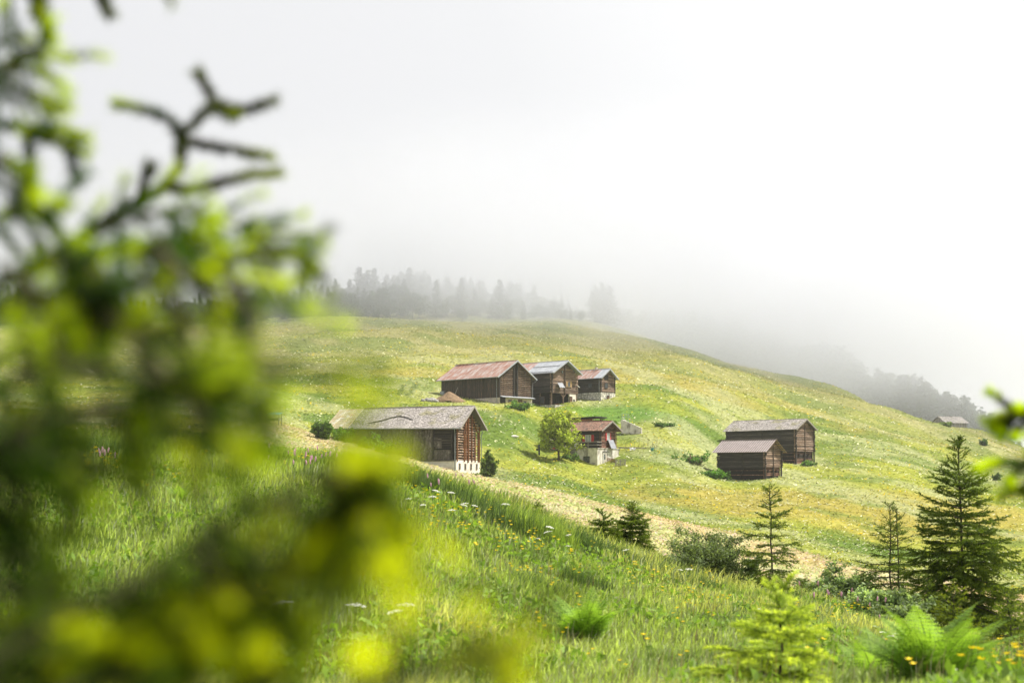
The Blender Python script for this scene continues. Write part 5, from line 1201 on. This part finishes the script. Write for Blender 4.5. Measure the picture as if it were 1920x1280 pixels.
for k in range(120):
    px = 1158 + (1960 - 1158) * (k + rr.random()) / 120; row = k % 3; Y = 560 + 18 * row + rr.uniform(-6, 6) - max(0, px - 1500) * .06
    gy_ = gz1((px - 960) / F * Y, Y); tz = pix(px, topy(px, TOP2) + rr.gauss(4, 9), Y)[2]; h = min(27, max(7, tz - gy_))
    lf = rr.random() < .1; ptree(px, Y, h, lf, 'leafy tree in the fogged wood beyond the right crest' if lf else 'spruce in the fogged wood beyond the right crest', 'leafy trees beyond the foggy crest' if lf else 'spruces beyond the foggy crest')

# ------------------------------------------------------------------ the two near spruces whose boughs reach into the view
def near_boughs(root, twigs, seed, spacing=.0005, nl=.0115, w=.0015, inv=None, ks=1.0):
    """twigs: (points [(px,py)..], distance, freshness 0-1, side shoots 0-1)"""
    rs = np.random.RandomState(seed)
    for pts, d, fr, sh in twigs:
        if d < 1.1: d *= ks; sh *= .85
        mb = MB(); S0, S1, SC_ = [], [], []
        W3 = [np.array(pix(px, py, d + .02 * math.sin(i * 2.1 + d * 9))) for i, (px, py) in enumerate(pts)]
        # smooth the polyline
        P = []
        for i in range(len(W3) - 1):
            a, b = W3[i], W3[i + 1]; pa_ = W3[i - 1] if i else a; pb_ = W3[i + 2] if i + 2 < len(W3) else b
            for t in np.linspace(0, 1, 5, endpoint=False):
                P.append(.5 * ((2*a) + (-pa_ + b) * t + (2*pa_ - 5*a + 4*b - pb_) * t*t + (-pa_ + 3*a - 3*b + pb_) * t**3))
        P.append(W3[-1]); n = len(P)
        old = np.array([.055, .125, .010]) * rs.uniform(.2, 1.4); fr = min(1, fr * 1.15 + .1); new = np.array([.78, .93, .008]) * rs.uniform(.8, 1.15)
        if d < .72: new = np.array([.92, .95, .007]) * rs.uniform(.9, 1.1); old = np.array([.10, .17, .010]) * rs.uniform(.5, 1.5)
        if d > 1.3 and fr < .3: old = np.array([.05, .06, .035])
        mb.tube(P, [(.0036 if n > 28 and d < 1.1 else .0030) * (1 - .7 * i / n) + .0006 for i in range(n)], 6, cap=False)
        for i in range(n - 1):
            f = i / n; k = fr * sstep(.45, .8, f); S0.append(P[i]); S1.append(P[i+1]); SC_.append(old * (1 - k) + new * k)
            if sh and i > 1 and rs.rand() < sh:
                for sg in ((-1, 1) if rs.rand() < .7 else (rs.choice([-1, 1]),)):
                    D = P[i+1] - P[i]; D = D / np.linalg.norm(D); v = np.array([-D[2], 0, D[0]]) * sg; v[1] = rs.normal() * .6; v[2] -= .35
                    v = v / np.linalg.norm(v); L_ = (.028 + .05 * rs.rand()) * (1 - .5 * f); q = P[i]; dirn = D * .6 + v * .8; ns = 4; pr = [q]; k2 = fr * (rs.rand() < .75)
                    for j in range(ns):
                        q2 = q + dirn / np.linalg.norm(dirn) * L_ / ns; kk = k2 * sstep(.2, .7, j / ns); S0.append(q); S1.append(q2); SC_.append(old * (1 - kk) + new * kk); dirn = dirn + np.array([0, 0, -.08]); q = q2; pr.append(q)
                    mb.tube(pr, [.0014, .0013, .0011, .0009, .0006], 4, cap=False)
        b = mb.build('bough', M['dead_twig'], root)
        far_ = d > 1.3; V, Fc, C = tris_needles(S0, S1, SC_, spacing * (.4 if far_ else 1), nl * (1.25 if far_ else 1), w * (1.3 if far_ else 1), rs, .6); npmesh('needles', V, Fc, M['needle'], C, b)
LT = tag(empty('spruce_tree', (-.95, .8, gz1(-.95, .8))), 'blurred near spruce whose fresh yellow-green boughs fill the left of the view', 'spruce tree')
LT.location = (0, 0, 0)
zt = gz1(-.95, .8); mb = MB(); mb.tube([(-.98, .8, zt - .3), (-.95, .8, zt + .8), (-.96, .82, zt + 2.2), (-.95, .8, zt + 3.2)], [.05, .042, .03, .015], 10); mb.build('trunk', M['bark'], LT)
mb = MB()
for p_ in (pix(-60, 540, 1.05), pix(-60, 760, .86), pix(-60, 1250, .7), pix(-60, 200, 1.2), pix(-60, 950, .8)):
    q_ = (-.95, .8, p_[2] + .05); mb.tube([q_, tuple((a + b) / 2 + c for a, b, c in zip(q_, p_, (0, 0, .02))), p_], [.009, .006, .0035], 7)
mb.build('limb', M['bark'], LT)
TW = [
 ([(-60,560),(60,500),(160,440),(255,380),(310,345),(338,300),(345,255),(375,215),(405,195)],1.5,.0,0), ([(405,195),(385,168),(368,138)],1.5,0,0), ([(405,195),(455,203),(515,188)],1.5,.0,0), ([(402,198),(425,215),(440,212)],1.5,.15,0),
 ([(345,262),(305,218),(215,195)],1.5,.35,0), ([(352,262),(410,275),(508,293)],1.52,.15,0), ([(300,352),(370,352),(440,335),(525,328)],1.48,.1,0), ([(262,368),(270,335),(280,308)],1.5,0,0),
 ([(20,-60),(75,10),(95,72)],1.45,.25,0), ([(60,-60),(80,-10),(70,30)],1.4,.1,0), ([(150,-70),(185,-20),(208,28)],1.5,0,0), ([(280,-70),(300,-30),(325,10)],1.2,.2,0),
 ([(-60,200),(20,120),(70,100),(130,110)],.85,.9,.5), ([(-60,150),(0,150),(60,175),(110,215)],.85,.9,.5), ([(-60,230),(40,240),(100,260),(165,292)],1.0,.5,.4), ([(-60,340),(0,300),(40,320),(60,385)],.8,.9,.5), ([(-60,120),(0,80),(60,75)],.85,.8,.3), ([(-60,420),(20,400),(90,400),(130,380)],1.1,.2,.4),
 ([(-60,620),(60,520),(150,450),(260,405),(360,400),(470,430),(585,440)],.85,.35,.55), ([(140,460),(250,480),(380,490),(500,480),(595,492)],.75,.5,.5), ([(-60,600),(40,580),(160,540),(280,520),(400,520),(540,530)],.68,.8,.6),
 ([(100,480),(170,500),(220,560),(225,610)],.62,1,.4), ([(300,470),(350,520),(400,540),(420,600)],.62,1,.4), ([(0,500),(60,540),(120,600)],.66,.8,.4), ([(400,470),(450,540),(490,600)],.66,1,.3), ([(320,560),(350,620),(352,690)],.6,1,.2), ([(430,550),(480,600),(478,680)],.58,1,.2),
 ([(240,480),(330,450),(420,470)],.75,.6,.5), ([(20,560),(120,560),(220,600),(300,640)],.62,.5,.5), ([(480,440),(540,480),(590,500),(560,530)],.8,.5,.3),
 ([(-60,760),(40,700),(140,650),(260,620),(380,600)],.62,.3,.7), ([(-60,700),(60,640),(180,610)],.7,.1,.6), ([(-60,850),(60,800),(180,760),(320,740),(430,745),(520,765)],.56,.45,.65), ([(100,690),(200,690),(300,710),(400,740)],.55,.2,.6),
 ([(480,690),(560,700),(650,712)],.42,.5,.2), ([(150,780),(260,800),(360,820),(450,860)],.56,.3,.6), ([(240,640),(300,690),(380,780),(420,830)],.55,.3,.4), ([(-60,900),(40,880),(150,860),(250,880)],.6,.1,.6), ([(0,780),(90,850),(150,930)],.6,.1,.5),
 ([(-60,1260),(60,1190),(160,1130),(300,1060),(450,960),(600,900),(690,880),(765,852)],.50,.35,.35), ([(360,1030),(420,1080),(430,1150)],.46,1,.6), ([(180,1120),(230,1150),(250,1220)],.47,1,.6), ([(640,890),(640,960),(610,1020)],.47,1,.6), ([(690,880),(740,930),(730,1000)],.47,1,.4), ([(300,1060),(330,1080),(335,1150)],.46,1,.6), ([(420,990),(455,1080),(468,1170)],.46,1,.6), ([(600,900),(660,950),(700,1050)],.46,1,.6), ([(520,930),(600,990),(650,1060)],.47,.9,.5), ([(620,890),(700,900),(740,870)],.46,.7,.3),
 ([(200,1110),(290,1130),(400,1180),(480,1200)],.48,.8,.6), ([(350,1030),(440,1040),(560,1060),(640,1040)],.50,.5,.5), ([(680,870),(700,930),(690,1000)],.46,1,.4),
 ([(620,1360),(720,1295),(820,1250),(985,1190)],.40,.8,.25), ([(850,1240),(930,1240),(960,1250)],.42,1,.3), ([(-60,940),(30,1020),(90,1110),(130,1210)],.6,.1,.6), ([(-60,1080),(50,1120),(160,1160)],.55,.2,.6), ([(-60,1330),(60,1240),(180,1210),(300,1240)],.50,.5,.6),
 ([(-60,1270),(60,1270),(160,1300)],.5,.6,.6), ([(240,1350),(330,1240),(430,1200),(530,1150)],.48,.5,.5), ([(-60,1170),(40,1180),(120,1260)],.52,.2,.6), ([(-60,1010),(0,960),(20,860),(40,780)],.6,.0,.6), ([(100,1330),(200,1270),(330,1290)],.46,.6,.6), ([(380,1350),(470,1290),(560,1270)],.45,.7,.4), ([(-60,820),(0,860),(60,960)],.6,.0,.6)]
near_boughs(LT, TW, 4, ks=1.35)
RT = tag(empty('spruce_tree', (0, 0, 0)), 'soft-focus near spruce reaching in at the right edge with a few green twigs', 'spruce tree')
zt = gz1(1.35, 2.0); mb = MB(); mb.tube([(1.4, 2.0, zt - .3), (1.38, 2.0, zt + 1.2), (1.38, 2.0, zt + 2.4)], [.05, .035, .012], 10); mb.build('trunk', M['bark'], RT)
mb = MB()
for p_ in (pix(1990, 790, 2.1), pix(1990, 880, 1.6)): mb.tube([(1.38, 2.0, p_[2] + .05), p_], [.009, .004], 7)
mb.build('limb', M['bark'], RT)
near_boughs(RT, [([(1990,790),(1930,782),(1890,778),(1842,790)],2.1,.6,.1), ([(1900,778),(1885,795),(1875,812)],2.1,.6,0), ([(1930,782),(1912,800),(1902,822)],2.1,.6,0), ([(1960,786),(1925,770),(1905,765)],2.1,.7,0), ([(1885,778),(1870,790),(1862,806)],2.1,.6,0), ([(1960,786),(1945,805),(1930,815)],2.1,.6,0),
 ([(1990,880),(1930,872),(1880,868),(1832,882)],1.9,.6,.05), ([(1990,850),(1940,860),(1905,890),(1890,910)],1.9,.3,.1), ([(1990,900),(1940,895),(1915,925)],1.9,.3,.1), ([(1990,830),(1960,850),(1925,850)],1.9,.2,.1)], 9)

# ------------------------------------------------------------------ haze and the mist over the crest
def volume_box(name, lo, hi, dens, col, aniso):
    mb = MB(); mb.box(lo[0], hi[0], lo[1], hi[1], lo[2], hi[2]); m = bpy.data.materials.new(name); m.use_nodes = True; t = m.node_tree; t.nodes.clear()
    o = N(t, 'ShaderNodeOutputMaterial'); v = N(t, 'ShaderNodeVolumePrincipled'); v.inputs['Density'].default_value = dens; v.inputs['Color'].default_value = (*col, 1); v.inputs['Anisotropy'].default_value = aniso
    t.links.new(v.outputs[0], o.inputs['Volume']); return mb.build(name, m)
hz_ = volume_box('haze', (-1180, -1180, float(gzz.min()) - 4), (1180, 1180, 112), .00020, (.70, .71, .735), .45)
tag(hz_, 'thin pale haze in the air over the whole valley side', 'haze', kind='stuff')
def mist(label, loc, ax, tilt, dens, seed, col=(.79, .805, .86), yaw=0, nsc=2.2, lo=.3, hi=.7):
    mb = MB(); n, mm = 20, 12; vs = [(sin(pi*i/mm)*cos(2*pi*k/n), sin(pi*i/mm)*sin(2*pi*k/n), cos(pi*i/mm)) for i in range(mm + 1) for k in range(n)]
    mb.add(vs, [(i*n+k, (i+1)*n+k, (i+1)*n+(k+1) % n, i*n+(k+1) % n) for i in range(mm) for k in range(n)])
    m = bpy.data.materials.new('mist'); m.use_nodes = True; t = m.node_tree; t.nodes.clear(); L = t.links.new
    o = N(t, 'ShaderNodeOutputMaterial'); v = N(t, 'ShaderNodeVolumePrincipled'); v.inputs['Color'].default_value = (*col, 1); v.inputs['Anisotropy'].default_value = .5
    c = N(t, 'ShaderNodeTexCoord'); ln = N(t, 'ShaderNodeVectorMath', operation='LENGTH'); L(c.outputs['Object'], ln.inputs[0])
    fo = N(t, 'ShaderNodeMapRange', interpolation_type='SMOOTHSTEP'); fo.inputs[1].default_value = 1.0; fo.inputs[2].default_value = .0; L(ln.outputs['Value'], fo.inputs[0])
    mp = N(t, 'ShaderNodeMapping'); mp.inputs['Location'].default_value = (seed * 3.7, seed, 0); mp.inputs['Scale'].default_value = (ax[0] / 80, ax[1] / 80, ax[2] / 45); L(c.outputs['Object'], mp.inputs[0])
    nz = N(t, 'ShaderNodeTexNoise'); nz.inputs['Scale'].default_value = nsc * .6; nz.inputs['Detail'].default_value = 2.5; L(mp.outputs[0], nz.inputs['Vector'])
    r_ = N(t, 'ShaderNodeMapRange'); r_.inputs[1].default_value = lo; r_.inputs[2].default_value = hi; r_.inputs[3].default_value = .15; L(nz.outputs['Fac'], r_.inputs[0])
    a = N(t, 'ShaderNodeMath', operation='MULTIPLY'); L(fo.outputs[0], a.inputs[0]); L(r_.outputs[0], a.inputs[1])
    b = N(t, 'ShaderNodeMath', operation='MULTIPLY'); b.inputs[1].default_value = dens; L(a.outputs[0], b.inputs[0]); L(b.outputs[0], v.inputs['Density']); L(v.outputs[0], o.inputs['Volume'])
    ob = mb.build('mist_bank', m); ob.location = loc; ob.scale = ax; ob.rotation_euler = (0, tilt, yaw); tag(ob, label, 'mist', kind='stuff'); return ob
mist('dense white fog bank drifting over the highest part of the crest', (62, 490, 66), (190, 140, 66), R(5), .037, 1)
mist('long fog bank trailing down behind the right crest', (215, 490, 44), (235, 130, 66), R(11), .010, 2)
mist('thin mist veil in front of the left wood', (-90, 520, 82), (200, 100, 60), R(-2), .011, 3)
